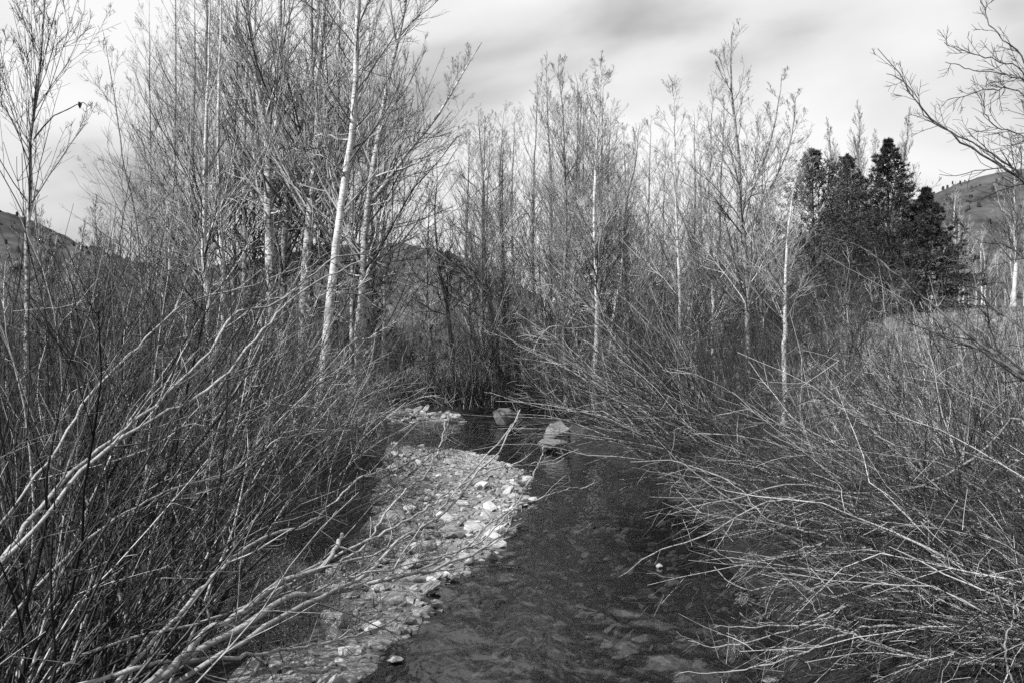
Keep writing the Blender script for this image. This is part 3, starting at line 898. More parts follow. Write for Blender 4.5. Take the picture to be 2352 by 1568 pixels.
def spruce(name, label, u, vtop, vbase, d, halfw, whorls=26, pine=False, nn=9):
    top = at(u, vtop, d); x, y = top[0], top[1]
    g = gz(x, y)
    root = empty(name, (x, y, g)); tag(root, label, 'tree', 'dark evergreens at the right')
    H = top[2] - g; W = halfw * d / F * (2.2 if not pine else 1.75)
    K = 14
    T = np.stack([np.full(K, x) + np.cumsum(rng.normal(0, .01, K)), np.full(K, y), np.linspace(g - .05, top[2], K)], 1)
    mb = MB(); mb.tubes(T[None], np.linspace(0.16 * H / 10, 0.015, K)[None], 7); mb.build('trunk', M['darkb'], root)
    base, dirs, Ls = [], [], []
    for k in range(whorls):
        t = 0.04 + 0.95 * (k / (whorls - 1)) ** 0.9
        nb = int(8 - 3 * t)
        prof = (1 - t) ** 1.0 if not pine else math.sin(min(1, (1.02 - t) * 1.6) * math.pi / 2) ** 0.8 * (0.75 + 0.25 * math.sin(t * 3))
        for j in range(nb):
            a = 6.28 * (j + rng.random() * 0.7) / nb + k
            el = R(rng.normal(-12 + 38 * t, 6)) if not pine else R(rng.normal(8 + 40 * t, 10))
            dirs.append((math.cos(a) * math.cos(el), math.sin(a) * math.cos(el), math.sin(el)))
            base.append((x, y, g + H * t * 0.985)); Ls.append(max(0.12, W * prof * (rng.uniform(0.7, 1.1) if pine else rng.uniform(0.8, 1.08)) * (1.0 if pine or k % 2 else 0.84)))
    A = walk(np.array(base), np.array(dirs), np.array(Ls), 7, 0.03 if not pine else 0.05, 0.05)
    RA = np.maximum(0.03 * (np.array(Ls) / max(Ls))[:, None] * np.linspace(1, .3, 7)[None], 0.006)
    B, RB, _ = sprout(A, RA, 12, (0.12, 1), (52, 10), (0.10, 1), 0.32, 4, -0.01 if not pine else 0.12, 0.05, 0.5, 0.004, 0.6, None if pine else None)
    if not pine: B[:, :, 2] = B[:, :1, 2] + (B[:, :, 2] - B[:, :1, 2]) * 0.35
    mb = MB()
    mb.tubes(A, RA, 3, tone(len(A), .3)); mb.tubes(B, RB, 3, tone(len(B), .3))
    C, RC, _ = sprout(B, RB, 3, (0.2, 1), (45, 10), (0.08, 1), 0.45, 3, 0.02 if not pine else 0.15, 0.1, 0.6, 0.003, 0.6)
    needles(mb, C, 4, 0.16, 0.024, 38)
    needles(mb, B, nn, 0.17, 0.020, 40)
    needles(mb, A, nn * 2, 0.17, 0.022, 40)
    tip = np.array([[[x, y, g + H * .9], [x, y, g + H]]]); needles(mb, tip, 40, 0.16, .02, 50)
    mb.build('crown', M['pine'] if pine else M['needle'], root)
    return root


spruce('spruce_tree', 'tall pointed dark spruce, the highest evergreen tip at right', 2040, 318, 740, 55, 122, 30, nn=5)
spruce('spruce_tree', 'smaller dark spruce leaning against the tall one on its right', 2128, 432, 740, 54, 86, 22, nn=5)
spruce('pine_tree', 'rounded dark pine, the left one of the pair behind bare trees', 1868, 350, 740, 60, 84, 22, True, nn=8)
pine_src = [o for o in COL.objects if o.name == 'pine_tree'][0]
spr_src = [o for o in COL.objects if o.name == 'spruce_tree.001'][0]
for src_, u, vt, d_, u0, vt0, d0_, kx, lab in [
        (pine_src, 1945, 362, 63, 1868, 350, 60, 0.85, 'rounded dark pine between the other pine and the tall spruce'),
        (spr_src, 1742, 505, 72, 2128, 432, 54, 0.7, 'little dark evergreen tip showing between bare trunks left of the pines'),
        (spr_src, 1660, 600, 70, 2128, 432, 54, 0.9, 'low dark evergreen right of the slim aspens')]:
    x = (u - 1176) / F * d_
    k = (at(u, vt, d_)[2] - gz(x, d_)) / (at(u0, vt0, d0_)[2] - src_.location.z)
    copy_tree(src_, x, d_, (kx, k), 2.1, lab)

# ---------------------------------------------------------------- willows
WMAT = {'w': M['willow'], 'p': M['willow_pale'], 'd': M['twig_dark'], 'g': M['twig_grey']}  # 'd' has shade put into the bark colour


def willow(name, label, spots, mat='w', len_=(2.5, 4.2), az=(0, 180), el=(75, 12), bend=(-0.01, 0.02), jit=0.075, r=(0.006, 0.014),
           n2=6, n3=3, l2=0.3, l3=(0.15, 0.45), rmin=0.0022, group=None, keep=8, cat='willow bush', tmu=0.5, drift=None, K=12, a2=(32, 12), up2=0.03):
    """Many stemmed shrub. spots = [(x, y, radius, stems)]; az/el = mean and spread (degrees) of stem directions, az 0 = right, 90 = away."""
    S = []
    for (x, y, rad, n) in spots:
        a = rng.uniform(0, 6.28, n); q = rad * np.sqrt(rng.random(n))
        S.append(np.stack([x + q * np.cos(a), y + q * np.sin(a)], 1))
    S = np.concatenate(S); n = len(S)
    gzv = ground_z(S[:, 0], S[:, 1])
    cx, cy = S.mean(0)
    root = empty(name, (cx, cy, gz(cx, cy))); tag(root, label, cat, group)
    if cy > 16: K = 9
    A = np.radians(rng.normal(az[0], az[1], n)); E = np.radians(np.clip(rng.normal(el[0], el[1], n), 4, 90))
    d = np.stack([np.cos(A) * np.cos(E), np.sin(A) * np.cos(E), np.sin(E)], 1)
    L = rng.uniform(len_[0], len_[1], n)
    P = walk(np.c_[S, gzv - 0.05], d, L, K, rng.uniform(bend[0], bend[1], n), jit, drift)
    r0 = rng.uniform(r[0], r[1], n) ** 1.0
    Rd = np.maximum(r0[:, None] * (1 - 0.82 * np.linspace(0, 1, K)[None]), rmin)
    Rd = Rd * (1 + 0.10 * rng.normal(0, 1, Rd.shape))
    tn = np.clip(np.where(rng.random(n) < 0.66, rng.normal(0.12, 0.10, n), rng.normal(0.80, 0.14, n)) + (tmu - 0.45), 0, 1)  # two thirds coloured dark as if shaded, the rest pale as if sunlit
    thick = np.argsort(-r0)[:keep]
    for k in thick:
        mb = MB(); mb.tubes(P[k:k + 1], Rd[k:k + 1], 5, tn[k:k + 1]); mb.build('stem', WMAT[mat], root)
    rest = np.setdiff1d(np.arange(n), thick)
    mb = MB()
    if cy < 12.5:
        Q, RQ, iq = sprout(P, Rd, 7, (0.1, 1.0), (52, 14), (0.02, 0.13), None, 3, 0.04, 0.2, 0.5, rmin * 0.9, 0.7)
        mb.tubes(Q, RQ, 3, np.clip(tn[iq] - 0.05, 0, 1))
    mb.tubes(P[rest], Rd[rest], 4 if cy < 12 else 3, tn[rest])
    B, RB, ib = sprout(P, Rd, n2, (0.18, 1.0), a2, (0.2, 1), l2, 6 if cy < 13 else 4, up2, jit * 1.5, 0.6, rmin, 0.5)
    mb.tubes(B, RB, 3, np.clip(tn[ib] + rng.normal(-0.06, 0.14, len(ib)), 0, 1))
    if n3:
        if cy > 13: n3 = max(2, n3 - 1)
        C, RC, ic = sprout(B, RB, n3, (0.15, 1.0), (38, 14), l3, None, 3, up2, jit * 1.6, 0.75, rmin * 0.85, 0.7)
        mb.tubes(C, RC, 3, tone(len(C), tmu - 0.12, 0.28))
    mb.build('crown', WMAT[mat], root)
    return root


def gp(u, d):
    return (u - 1176.0) / F * d, d


wsrc = {}


def far_copy(x, y, mt, lab, grp):
    if mt not in wsrc: return False
    s_ = 1.0 + y * 0.008
    o = copy_tree(wsrc[mt], x, y, (s_, s_ * rng.uniform(0.9, 1.25)), rng.uniform(-0.9, 0.9), lab)
    o['group'] = grp
    return True


LB = 'willow thicket on the left bank'
# nearest left thicket: upright whips that lean to the right
for i, (u, d, n, lab) in enumerate([
        (-260, 4.6, 34, 'nearest dense willow at the lower left corner'),
        (-90, 6.2, 46, 'dense willow whips rising along the left edge behind the nearest one'),
        (120, 7.6, 46, 'upright willow whips crossed by the long pale limbs at lower left'),
        (270, 9.0, 44, 'leaning willow whips right of the lower left corner'),
        (40, 8.4, 52, 'tall willow whips at the left edge in front of the young tree'),
        (250, 9.4, 52, 'tall willow whips in the middle of the left thicket'),
        (390, 11.0, 40, 'willow whips bordering the dry grass patch'),
        (120, 12.5, 54, 'willow whips behind the left edge, half shaded'),
        (360, 13.5, 54, 'half shaded willow whips below the wavy white trunk'),
        (500, 14.5, 46, 'willow whips below the forked cottonwood trunk')]):
    x, y = gp(u, d)
    willow('willow_bush', lab, [(x, y, 0.75, n)], 'w' if i not in (1, 4, 7) else 'd', len_=(2.3, 4.3) if i else (1.8, 3.2), az=(45, 55) if i else (100, 40), el=(66, 12) if i else (72, 8), bend=(-0.02, 0.03), r=(0.006, 0.019), n2=5, n3=3, group=LB, jit=0.08,
           tmu=0.40 if d > 8 else 0.35, rmin=0.002 + 0.00006 * d)
for i, (u, d, n, mt, lab) in enumerate([
        (60, 18, 60, 'd', 'dark willow far back at the left edge under the hill'),
        (230, 20, 60, 'w', 'grey willow under the lone thin young tree'),
        (400, 19, 60, 'w', 'grey willow at the foot of the leftmost white trunk'),
        (560, 19, 60, 'd', 'dark willow at the foot of the straight white stem'),
        (600, 17, 50, 'p', 'pale arching willow left of the leaning white cottonwood'),
        (150, 28, 70, 'd', 'dark far willow below the wooded hill'),
        (350, 29, 70, 'w', 'far grey willow behind the left thicket'),
        (560, 30, 70, 'd', 'dark far willow at the foot of the forked cottonwood'),
        (660, 28, 60, 'w', 'grey willow just left of the leaning white trunk base'),
        (730, 26, 40, 'p', 'pale willow with drooping twigs right of the leaning white trunk'),
        (740, 35, 50, 'w', 'grey willow at the head of the gravel bar'),
        (770, 40, 70, 'd', 'dark willow behind the leaning white cottonwood'),
        (-30, 11.5, 60, 'd', 'dark willow whips at the left edge behind the long pale limbs'),
        (220, 15.5, 60, 'd', 'dark willow in the middle of the left thicket'),
        (470, 17, 60, 'd', 'dark willow in front of the leftmost white trunks'),
        (480, 24, 60, 'd', 'dark willow between the two slender white trunks'),
        (850, 49, 70, 'd', 'willow on the far bank left of the far gravel strip')]):
    x, y = gp(u, d)
    if d > 26 and far_copy(x, y, mt, lab, LB): continue
    wsrc[mt] = willow('willow_bush', lab, [(x, y, 1.0 + d * 0.025, n)], mt, len_=(1.8, 3.6) if d < 25 else (2.2, 4.6), az=(60, 90), el=(66, 14), bend=(-0.04, 0.01), r=(0.006, 0.014), n2=6, n3=3, group=LB,
           tmu=0.5, rmin=0.0026 + 0.00008 * d, jit=0.08)
# drooping pale shrub over the gravel bar
x, y = gp(620, 19.5)
willow('willow_bush', 'pale willow drooping its long twigs over the upper gravel bar', [(x, y, 0.8, 70), (x + 0.8, y + 2, 0.8, 50)], 'p', len_=(1.6, 3.0), az=(5, 45), el=(52, 14), bend=(-0.15, -0.06), r=(0.006, 0.012), n2=7, n3=3,
       group=LB, a2=(30, 10), up2=-0.06, rmin=0.0034)
x, y = gp(620, 13.5)
willow('willow_bush', 'low shaded willow tangle beside the dry grass on the gravel bar edge', [(x, y, 0.9, 80)], 'd', len_=(1.2, 2.4), az=(0, 70), el=(42, 16), bend=(-0.10, -0.02), r=(0.005, 0.010), n2=8, n3=4, group=LB, rmin=0.003)

RB_ = 'willow thicket on the right bank'
# middle right willow fanning out over the water
x, y = gp(1710, 20.5)
willow('willow_bush', 'wide willow fanning its long stems left over the creek', [(x, y, 1.0, 110), (x - .5, y + 1.5, 1.0, 90)], 'w', len_=(2.8, 5.8), az=(174, 26), el=(36, 13), bend=(-0.045, 0.008), r=(0.008, 0.018), n2=6, n3=3, group=RB_, rmin=0.0036, tmu=0.5)
x, y = gp(1640, 23.5)
willow('willow_bush', 'dark dense willow behind the fanning one, upright stems', [(x, y, 1.6, 130)], 'd', len_=(2.2, 4.2), az=(100, 80), el=(62, 16), bend=(-0.02, 0.02), r=(0.006, 0.013), n2=9, n3=4, group=RB_, rmin=0.0036, tmu=0.6)
x, y = gp(1650, 19.0)
willow('willow_bush', 'low willow trailing its twigs into the dark water', [(x + .3, y, 0.8, 80)], 'd', len_=(1.2, 2.4), az=(195, 35), el=(24, 12), bend=(-0.05, 0.0), r=(0.005, 0.012), n2=8, n3=4, group=RB_, rmin=0.003, tmu=0.55)
for i, (u, d, n, mt, lab) in enumerate([
        (1960, 18, 26, 'p', 'pale upright willow right of the lone birch trunk'),
        (2150, 17, 22, 'p', 'pale upright willow in front of the grassy mound'),
        (2250, 15, 56, 'p', 'pale upright willow near the right edge below the meadow'),
        (2370, 14, 60, 'w', 'willow whips at the right edge below the meadow'),
        (1900, 27, 24, 'd', 'thin dark willow behind the lone birch trunk'),
        (2080, 29, 26, 'p', 'thin pale willow below the dark spruces'),
        (2320, 19, 60, 'w', 'willow whips screening the meadow at the right edge'),
        (2190, 23, 56, 'd', 'dark willow whips on the slope below the spruces'),
        (2290, 26, 50, 'd', 'dark thin willow on the upper slope at the right'),
        (1740, 30, 60, 'd', 'dark willow left of the birch, behind the fanning willow'),
        (1480, 33, 70, 'w', 'grey willow on the right bank behind the boulders'),
        (1340, 36, 60, 'w', 'grey willow at the foot of the bright white birch'),
        (1250, 43, 50, 'd', 'dark willow on the far bank beside the grey boulder'),
        (1060, 49, 60, 'w', 'grey willow on the far bank behind the far gravel strip'),
        (1160, 48, 70, 'd', 'dark willow on the far bank under the zigzag branched tree'),
        (925, 48.5, 40, 'd', 'dark low willow on the far bank behind the gravel strip'),
        (985, 47.5, 60, 'w', 'low grey willow right behind the far gravel strip'),
        (1045, 46.5, 50, 'w', 'grey willow at the right end of the far gravel strip'),
        (1110, 46.5, 60, 'w', 'grey willow on the far bank left of the grey boulder'),
        (1185, 45, 60, 'd', 'dark willow on the far bank behind the grey boulder'),
        (1400, 44, 70, 'w', 'far grey willow behind the slanted sapling'),
        (1560, 40, 70, 'w', 'far grey willow at the foot of the narrow aspen'),
        (1680, 40, 60, 'd', 'far dark willow at the foot of the tallest tree'),
        (1980, 42, 60, 'p', 'far pale willow in front of the tall spruce'),
        (1820, 46, 70, 'd', 'far dark willow in front of the pines')]):
    x, y = gp(u, d)
    if d > 26 and far_copy(x, y, mt, lab, RB_): continue
    wsrc[mt] = willow('willow_bush', lab, [(x, y, 0.9 + d * 0.03, n)], mt, len_=(1.7, 3.2) if d < 25 else (1.8, 3.8), az=(130, 80), el=(70, 13), bend=(-0.02, 0.02), r=(0.006, 0.014), n2=5, n3=3, group=RB_,
           rmin=0.0024 + 0.00008 * d, jit=0.07, tmu=0.55)
for i, (u, d, mt, k, lab) in enumerate([
        (1090, 60, 'w', 1.2, 'far willow brush left of the pair of shaded trees'), (1170, 63, 'w', 1.6, 'far willow brush behind the pair of shaded trees'),
        (1250, 58, 'w', 1.6, 'far willow brush left of the grey aspen'), (1320, 60, 'w', 1.6, 'far willow brush between the grey aspen and the white birch'),
        (1400, 58, 'w', 1.7, 'far willow brush right of the bright white birch'), (1470, 62, 'd', 1.8, 'far willow brush behind the thin dark trunk'),
        (1540, 56, 'w', 1.6, 'far willow brush left of the narrow aspen'), (1610, 60, 'd', 1.7, 'far willow brush between the slim aspens'),
        (1690, 56, 'w', 1.6, 'far willow brush behind the tallest tree'), (1760, 60, 'd', 1.7, 'far willow brush left of the lone birch'),
        (1830, 56, 'd', 1.5, 'far willow brush below the left pine'), (640, 50, 'd', 1.8, 'tall dark brush behind the forked cottonwood'),
        (720, 48, 'd', 1.7, 'tall dark brush between the thick cottonwoods'), (560, 47, 'd', 1.8, 'tall dark brush left of the forked cottonwood'),
        (830, 52, 'd', 1.5, 'tall dark brush behind the tree with the reaching limb'), (450, 44, 'w', 1.7, 'tall grey brush behind the slender white trunks'),
        (330, 42, 'd', 1.6, 'tall dark brush behind the lone thin young tree'), (200, 40, 'd', 1.6, 'tall dark brush in front of the wooded hill'), (90, 38, 'd', 1.5, 'tall dark brush right of the leaf holding young tree')]):
    x, y = gp(u, d)
    o = copy_tree(wsrc[mt], x, y, (k, k * rng.uniform(0.9, 1.2)), rng.uniform(0, 6.28), lab)
    o['group'] = 'brush in the middle distance'
# nearest right thicket: stems arch left, low over the water; 'd' bushes paint its shade
for i, (x, y, n, mt, ln, e_, lab) in enumerate([
        (5.3, 7.2, 95, 'w', (1.8, 3.5), (22, 10), 'nearest willow at the lower right corner arching over the water'),
        (5.7, 9.2, 100, 'w', (2.0, 3.8), (24, 10), 'willow arching left behind the nearest one at the right edge'),
        (6.0, 11.4, 110, 'w', (2.3, 4.5), (24, 11), 'willow with long stems sweeping left below the birch'),
        (6.8, 14.0, 90, 'w', (2.2, 4.2), (22, 12), 'pale sprawling willow on the right bank in front of the birch'),
        (4.4, 8.8, 90, 'd', (1.0, 2.4), (30, 16), 'low dark willow tangle at the water edge on the right'),
        (4.8, 15.2, 70, 'w', (1.3, 2.7), (28, 12), 'willow overhanging the water between the fanning one and the long sweeping stems'),
        (5.1, 17.0, 90, 'd', (1.0, 2.4), (30, 14), 'dark low willow at the right bank water edge below the fanning one'),
        (5.0, 12.0, 90, 'd', (1.2, 2.6), (34, 16), 'dark willow tangle under the long sweeping stems'),
        (6.4, 7.6, 70, 'd', (1.2, 2.8), (40, 18), 'dark willow tangle in the lower right corner'),
        (7.6, 10.2, 80, 'd', (1.4, 3.0), (50, 18), 'dark willow behind the lower right corner thicket')]):
    willow('willow_bush', lab, [(x, y, 1.1, n)], mt, len_=ln, az=(178, 22), el=e_, bend=(-0.055, -0.005), r=(0.005, 0.014), n2=7, n3=3, group=RB_, rmin=0.002 + 0.00006 * y, jit=0.085, tmu=0.5, keep=14, a2=(28, 12), up2=-0.01)

# ---------------------------------------------------------------- long leaning limbs in the foreground
def traced(parent, name, pts, d0, d1, w0, w1, mat, K=40, sides=8, wob=0.007, tn=0.6):
    """One limb through picture points; depth runs from d0 to d1, width from w0 to w1 (picture units)."""
    n = len(pts)
    p = np.array([at(u, v, d0 + (d1 - d0) * k / (n - 1)) for k, (u, v) in enumerate(pts)])
    P = spline(p, K)
    P[1:-1] += rng.normal(0, wob, (K - 2, 3))
    s = np.linspace(0, 1, K)
    dd = d0 + (d1 - d0) * s
    Rd = (w0 + (w1 - w0) * s ** 0.9) * dd / F / 2 * (1 + 0.06 * rng.normal(0, 1, K))
    Rd = np.maximum(Rd, 0.0018)
    mb = MB(); mb.tubes(P[None], Rd[None], sides, np.array([tn]))
    mb.build(name, mat, parent)
    return P[None], Rd[None]


def traced_plant(name, label, cat, base, limbs, mat, tmat, n2=9, n3=4, l2=0.16, up=0.05, ang=34, group=None, tmu=0.5, bias=None, K=40):
    root = empty(name, base); tag(root, label, cat, group)
    Ps, Rs = [], []
    for pts, d0, d1, w0, w1 in limbs:
        P, Rd = traced(root, 'limb', pts, d0, d1, w0, w1, mat, K)
        Ps.append(P); Rs.append(Rd)
    P = np.concatenate(Ps); Rd = np.concatenate(Rs)
    B, RB, ib = sprout(P, Rd, n2, (0.3, 1.0), (ang, 10), (0.10, 1), l2, 8, up, 0.12, 0.5, 0.0026, 0.45, bias)
    C, RC, ic = sprout(B, RB, n3, (0.15, 1.0), (40, 14), (0.05, 1), 0.42, 5, up, 0.14, 0.65, 0.0020, 0.7, bias)
    mb = MB()
    mb.tubes(B, RB, 4, tone(len(B), tmu, 0.2)); mb.tubes(C, RC, 3, tone(len(C), tmu, 0.22))
    mb.build('crown', tmat, root)
    return root


bx, by = gp(-330, 4.7)
traced_plant('leaning_willow', 'pale smooth limbs leaning up to the right across the left thicket', 'willow', (bx, by, gz(bx, by)), [
    ([(-330, 1800), (-120, 1420), (20, 1264), (60, 1204), (170, 1084), (240, 1024), (320, 959), (415, 874), (470, 820), (535, 724), (635, 695), (720, 630), (780, 590), (850, 586)], 4.7, 8.6, 13, 3),
    ([(-330, 1800), (-80, 1400), (80, 1209), (200, 1064), (280, 1009), (370, 949), (450, 914), (520, 859), (575, 790), (620, 740), (665, 690), (750, 637), (830, 600)], 4.8, 8.2, 12, 3),
    ([(-330, 1800), (-100, 1350), (40, 1150), (150, 1000), (210, 900), (300, 815), (370, 745), (440, 690), (560, 660), (700, 610)], 5.0, 9.0, 8, 2.5),
    ([(-200, 1700), (100, 1330), (250, 1200), (400, 1120), (520, 1085), (640, 1010), (740, 990)], 5.2, 9.5, 7, 2.5),
], M['limb'], M['willow_pale'], n2=12, n3=4, l2=0.15, up=0.03, group='leaning limbs over the left bank', bias=(0.5, 0, 0.3))

bx, by = gp(60, 5.4)
traced_plant('leaning_willow', 'thick pale limbs with a broken stub reaching out over the gravel bar', 'willow', (bx, by, gz(bx, by)), [
    ([(60, 1780), (350, 1568), (420, 1509), (470, 1454), (560, 1400), (640, 1339), (740, 1304), (770, 1259), (786, 1226)], 5.4, 7.6, 20, 9),
    ([(60, 1780), (300, 1600), (400, 1526), (500, 1470), (590, 1420), (660, 1366), (740, 1364), (825, 1349), (950, 1314), (990, 1314), (1050, 1284), (1098, 1268), (1139, 1236), (1165, 1219), (1203, 1197)], 5.4, 9.2, 20.6, 2.7),
    ([(60, 1780), (320, 1620), (540, 1484), (600, 1444), (665, 1404), (740, 1366), (800, 1339), (850, 1309), (880, 1279), (930, 1229), (980, 1204), (1050, 1149), (1081, 1104), (1129, 1051), (1153, 1027), (1194, 941)], 5.5, 9.8, 13.8, 2.9),
    ([(200, 1640), (410, 1409), (500, 1314), (590, 1239), (680, 1209), (750, 1169), (810, 1109), (860, 1085), (915, 1071)], 5.8, 9.5, 10.3, 3.1),
    ([(640, 1345), (720, 1300), (846, 1241), (913, 1203), (966, 1174), (1009, 1147), (1050, 1116), (1129, 1078), (1201, 1066), (1249, 1061), (1290, 1047), (1328, 1030)], 7.0, 10.2, 6.9, 2.3),
    ([(780, 1290), (840, 1250), (882, 1181), (942, 1116), (976, 1092), (1002, 1042), (1014, 1013), (1022, 967)], 7.6, 9.6, 5.6, 2.7),
    ([(900, 1335), (1000, 1290), (1060, 1262), (1139, 1193), (1201, 1157), (1278, 1131), (1314, 1119), (1347, 1119)], 7.8, 10.0, 6.0, 2.3),
    ([(1098, 1268), (1150, 1235), (1163, 1219), (1183, 1170), (1201, 1128), (1228, 1087), (1246, 1040), (1247, 1022)], 9.0, 9.8, 4.3, 2.2),
    ([(-40, 1640), (320, 1533), (415, 1518), (535, 1507), (620, 1497), (708, 1484), (756, 1474), (816, 1457), (910, 1419)], 5.2, 8.6, 12.9, 3.6),
    ([(300, 1640), (480, 1470), (640, 1420), (780, 1330), (960, 1290), (1090, 1250), (1166, 1180), (1186, 1150)], 5.8, 9.0, 7.7, 2.5),
    ([(-60, 1700), (200, 1500), (420, 1440), (600, 1380), (720, 1300), (800, 1290), (950, 1225), (1060, 1110), (1150, 1010), (1187, 966)], 5.6, 9.6, 8.6, 2.3),
], M['limb'], M['willow_pale'], n2=8, n3=3, l2=0.14, up=0.03, group='leaning limbs over the left bank', tmu=0.55, bias=(0.5, 0, 0.2))

bx, by = gp(2480, 8.0)
tb = at(2480, 1500, 8.0)
traced_plant('leaning_tree', 'dark bare tree leaning in from the right edge, limbs crossing the spruces', 'tree', (bx, by, gz(bx, by)), [
    ([(2480, 1430), (2440, 1050), (2400, 900), (2320, 842), (2275, 807), (2221, 766), (2185, 737), (2149, 703), (2109, 680), (2052, 626), (2023, 597), (1960, 560), (1880, 540)], 8.0, 9.6, 16.1, 1.8),
    ([(2400, 900), (2320, 844), (2257, 808), (2203, 783), (2138, 760), (2068, 735), (2023, 717), (1960, 700), (1880, 690)], 8.2, 9.4, 7.4, 1.8),
    ([(2440, 1000), (2420, 850), (2352, 755), (2318, 734), (2275, 700), (2244, 655), (2232, 617), (2192, 598), (2113, 577)], 8.2, 9.0, 8.7, 1.8),
    ([(2440, 1000), (2440, 800), (2430, 600), (2400, 470), (2351, 415), (2276, 370), (2201, 320), (2126, 260), (2091, 215), (2051, 155), (2016, 112)], 8.2, 8.8, 12.4, 1.8),
    ([(2430, 600), (2380, 440), (2300, 370), (2250, 335), (2176, 300), (2126, 268), (2080, 190), (2036, 170)], 8.4, 9.0, 6.2, 1.8),
    ([(2430, 560), (2400, 300), (2351, 140), (2301, 90), (2271, 50), (2251, -10)], 8.2, 8.6, 7.4, 1.8),
    ([(2420, 420), (2390, 250), (2351, 165), (2276, 135), (2201, 115), (2169, 98)], 8.3, 8.9, 5.0, 1.8),
    ([(2420, 420), (2380, 230), (2340, 180), (2256, 165), (2171, 143)], 8.4, 9.0, 5.0, 1.8),
    ([(2430, 500), (2390, 300), (2345, 215), (2276, 205), (2176, 230)], 8.3, 9.1, 5.0, 1.8),
    ([(2430, 560), (2390, 380), (2340, 310), (2290, 290), (2260, 250), (2270, 180)], 8.0, 8.4, 5.6, 1.8),
    ([(2440, 760), (2400, 640), (2340, 585), (2300, 560), (2236, 545), (2180, 470)], 8.4, 9.4, 6.2, 1.8),
], M['darkb'], M['twig_dark'], n2=15, n3=5, l2=0.2, up=0.04, ang=36, tmu=0.5, bias=(-0.4, 0, 0.2))

# right bank: long arching limbs traced one by one above the water
bx, by = gp(2420, 9.5)
traced_plant('arching_willow', 'long bare limbs arching left from the right edge down to the water', 'willow', (bx, by, gz(bx, by)), [
    ([(2420, 1330), (2352, 970), (2240, 1050), (2100, 1120), (1950, 1130), (1820, 1110), (1700, 1140), (1600, 1160), (1540, 1180)], 9.5, 11.5, 9.0, 2.0),
    ([(2420, 1330), (2340, 1180), (2230, 1200), (2060, 1160), (1900, 1135), (1740, 1160), (1640, 1220), (1500, 1270), (1420, 1325)], 9.4, 11.0, 8.2, 2.0),
    ([(2420, 1330), (2300, 1180), (2130, 1285), (1950, 1310), (1820, 1340), (1700, 1350), (1640, 1300)], 9.2, 10.2, 9.0, 2.2),
    ([(2420, 1330), (2280, 1330), (2080, 1290), (1900, 1230), (1760, 1190), (1700, 1120), (1620, 1080)], 9.3, 10.8, 7.5, 2.0),
    ([(2420, 1500), (2250, 1390), (2100, 1370), (1950, 1390), (1800, 1450), (1650, 1485), (1580, 1470)], 8.0, 8.8, 9.8, 2.2),
    ([(2420, 1560), (2300, 1470), (2120, 1440), (1980, 1440), (1840, 1500), (1700, 1540), (1560, 1545)], 7.6, 8.4, 9.8, 2.0),
    ([(2420, 1560), (2352, 1530), (2180, 1520), (2050, 1490), (1900, 1440), (1790, 1435), (1640, 1440)], 7.4, 8.2, 9.0, 2.0),
    ([(2420, 1500), (2290, 1400), (2200, 1380), (2040, 1340), (1900, 1370), (1800, 1330), (1740, 1440)], 8.2, 8.9, 10.5, 2.2),
    ([(2420, 1330), (2352, 1060), (2250, 1120), (2150, 1260), (2040, 1330), (1930, 1300), (1800, 1230), (1640, 1120), (1560, 1060), (1448, 1060)], 9.6, 12.5, 6.8, 1.8),
    ([(2420, 1330), (2352, 1240), (2260, 1230), (2130, 1180), (1980, 1200), (1850, 1260), (1700, 1290), (1640, 1260)], 9.0, 10.4, 6.8, 1.8),
    ([(2420, 1620), (2330, 1568), (2310, 1480), (2345, 1380), (2400, 1290)], 6.4, 6.6, 6.0, 3.0),
], M['limb_grey'], M['willow'], n2=14, n3=5, l2=0.17, up=-0.02, tmu=0.55, bias=(-0.3, 0, 0))

# ---------------------------------------------------------------- stones
import bmesh
bmi = bmesh.new(); bmesh.ops.create_icosphere(bmi, subdivisions=2, radius=1.0)
ICO_V = np.array([v.co[:] for v in bmi.verts]); ICO_T = np.array([[v.index for v in f.verts] for f in bmi.faces]); bmi.free()


def rock_shape(g, cuts=9, flat=0.5, rough=0.05):
    v = ICO_V.copy()
    for k in range(cuts):
        n = unit(g.normal(0, 1, 3)); h = g.uniform(0.5, 0.92)
        dd = v @ n
        v = v - np.maximum(dd - h, 0)[:, None] * n[None]
    v += g.normal(0, rough, v.shape) * 0.5
    v *= np.array([1.0, g.uniform(0.6, 0.95), flat * g.uniform(0.7, 1.2)])
    return v / np.abs(v[:, 0]).max()


def rock_mesh(name, v, mat, smooth=False):
    me = bpy.data.meshes.new(name)
    me.from_pydata(v.tolist(), [], ICO_T.tolist())
    me.polygons.foreach_set('use_smooth', np.full(len(ICO_T), smooth))
    a = me.attributes.new('tone', 'FLOAT', 'POINT'); a.data.foreach_set('value', np.full(len(v), 0.5, np.float32))
    me.materials.append(mat); me.update()
    TRIS[0] += len(ICO_T)
    return me


gs = np.random.default_rng(5)
STONES = [rock_shape(gs, gs.integers(7, 13), gs.uniform(0.3, 0.6)) for _ in range(12)]
STONE_ME = [rock_mesh('stone', v, M['stone']) for v in STONES]
SMALL_T = ICO_T


def pts_in(poly, n, g):
    lo, hi = poly.min(0), poly.max(0); out = np.zeros((0, 2))
    while len(out) < n:
        p = g.uniform(lo, hi, (n * 2, 2)); out = np.vstack([out, p[in_poly(p[:, 0], p[:, 1], poly)]])
    return out[:n]


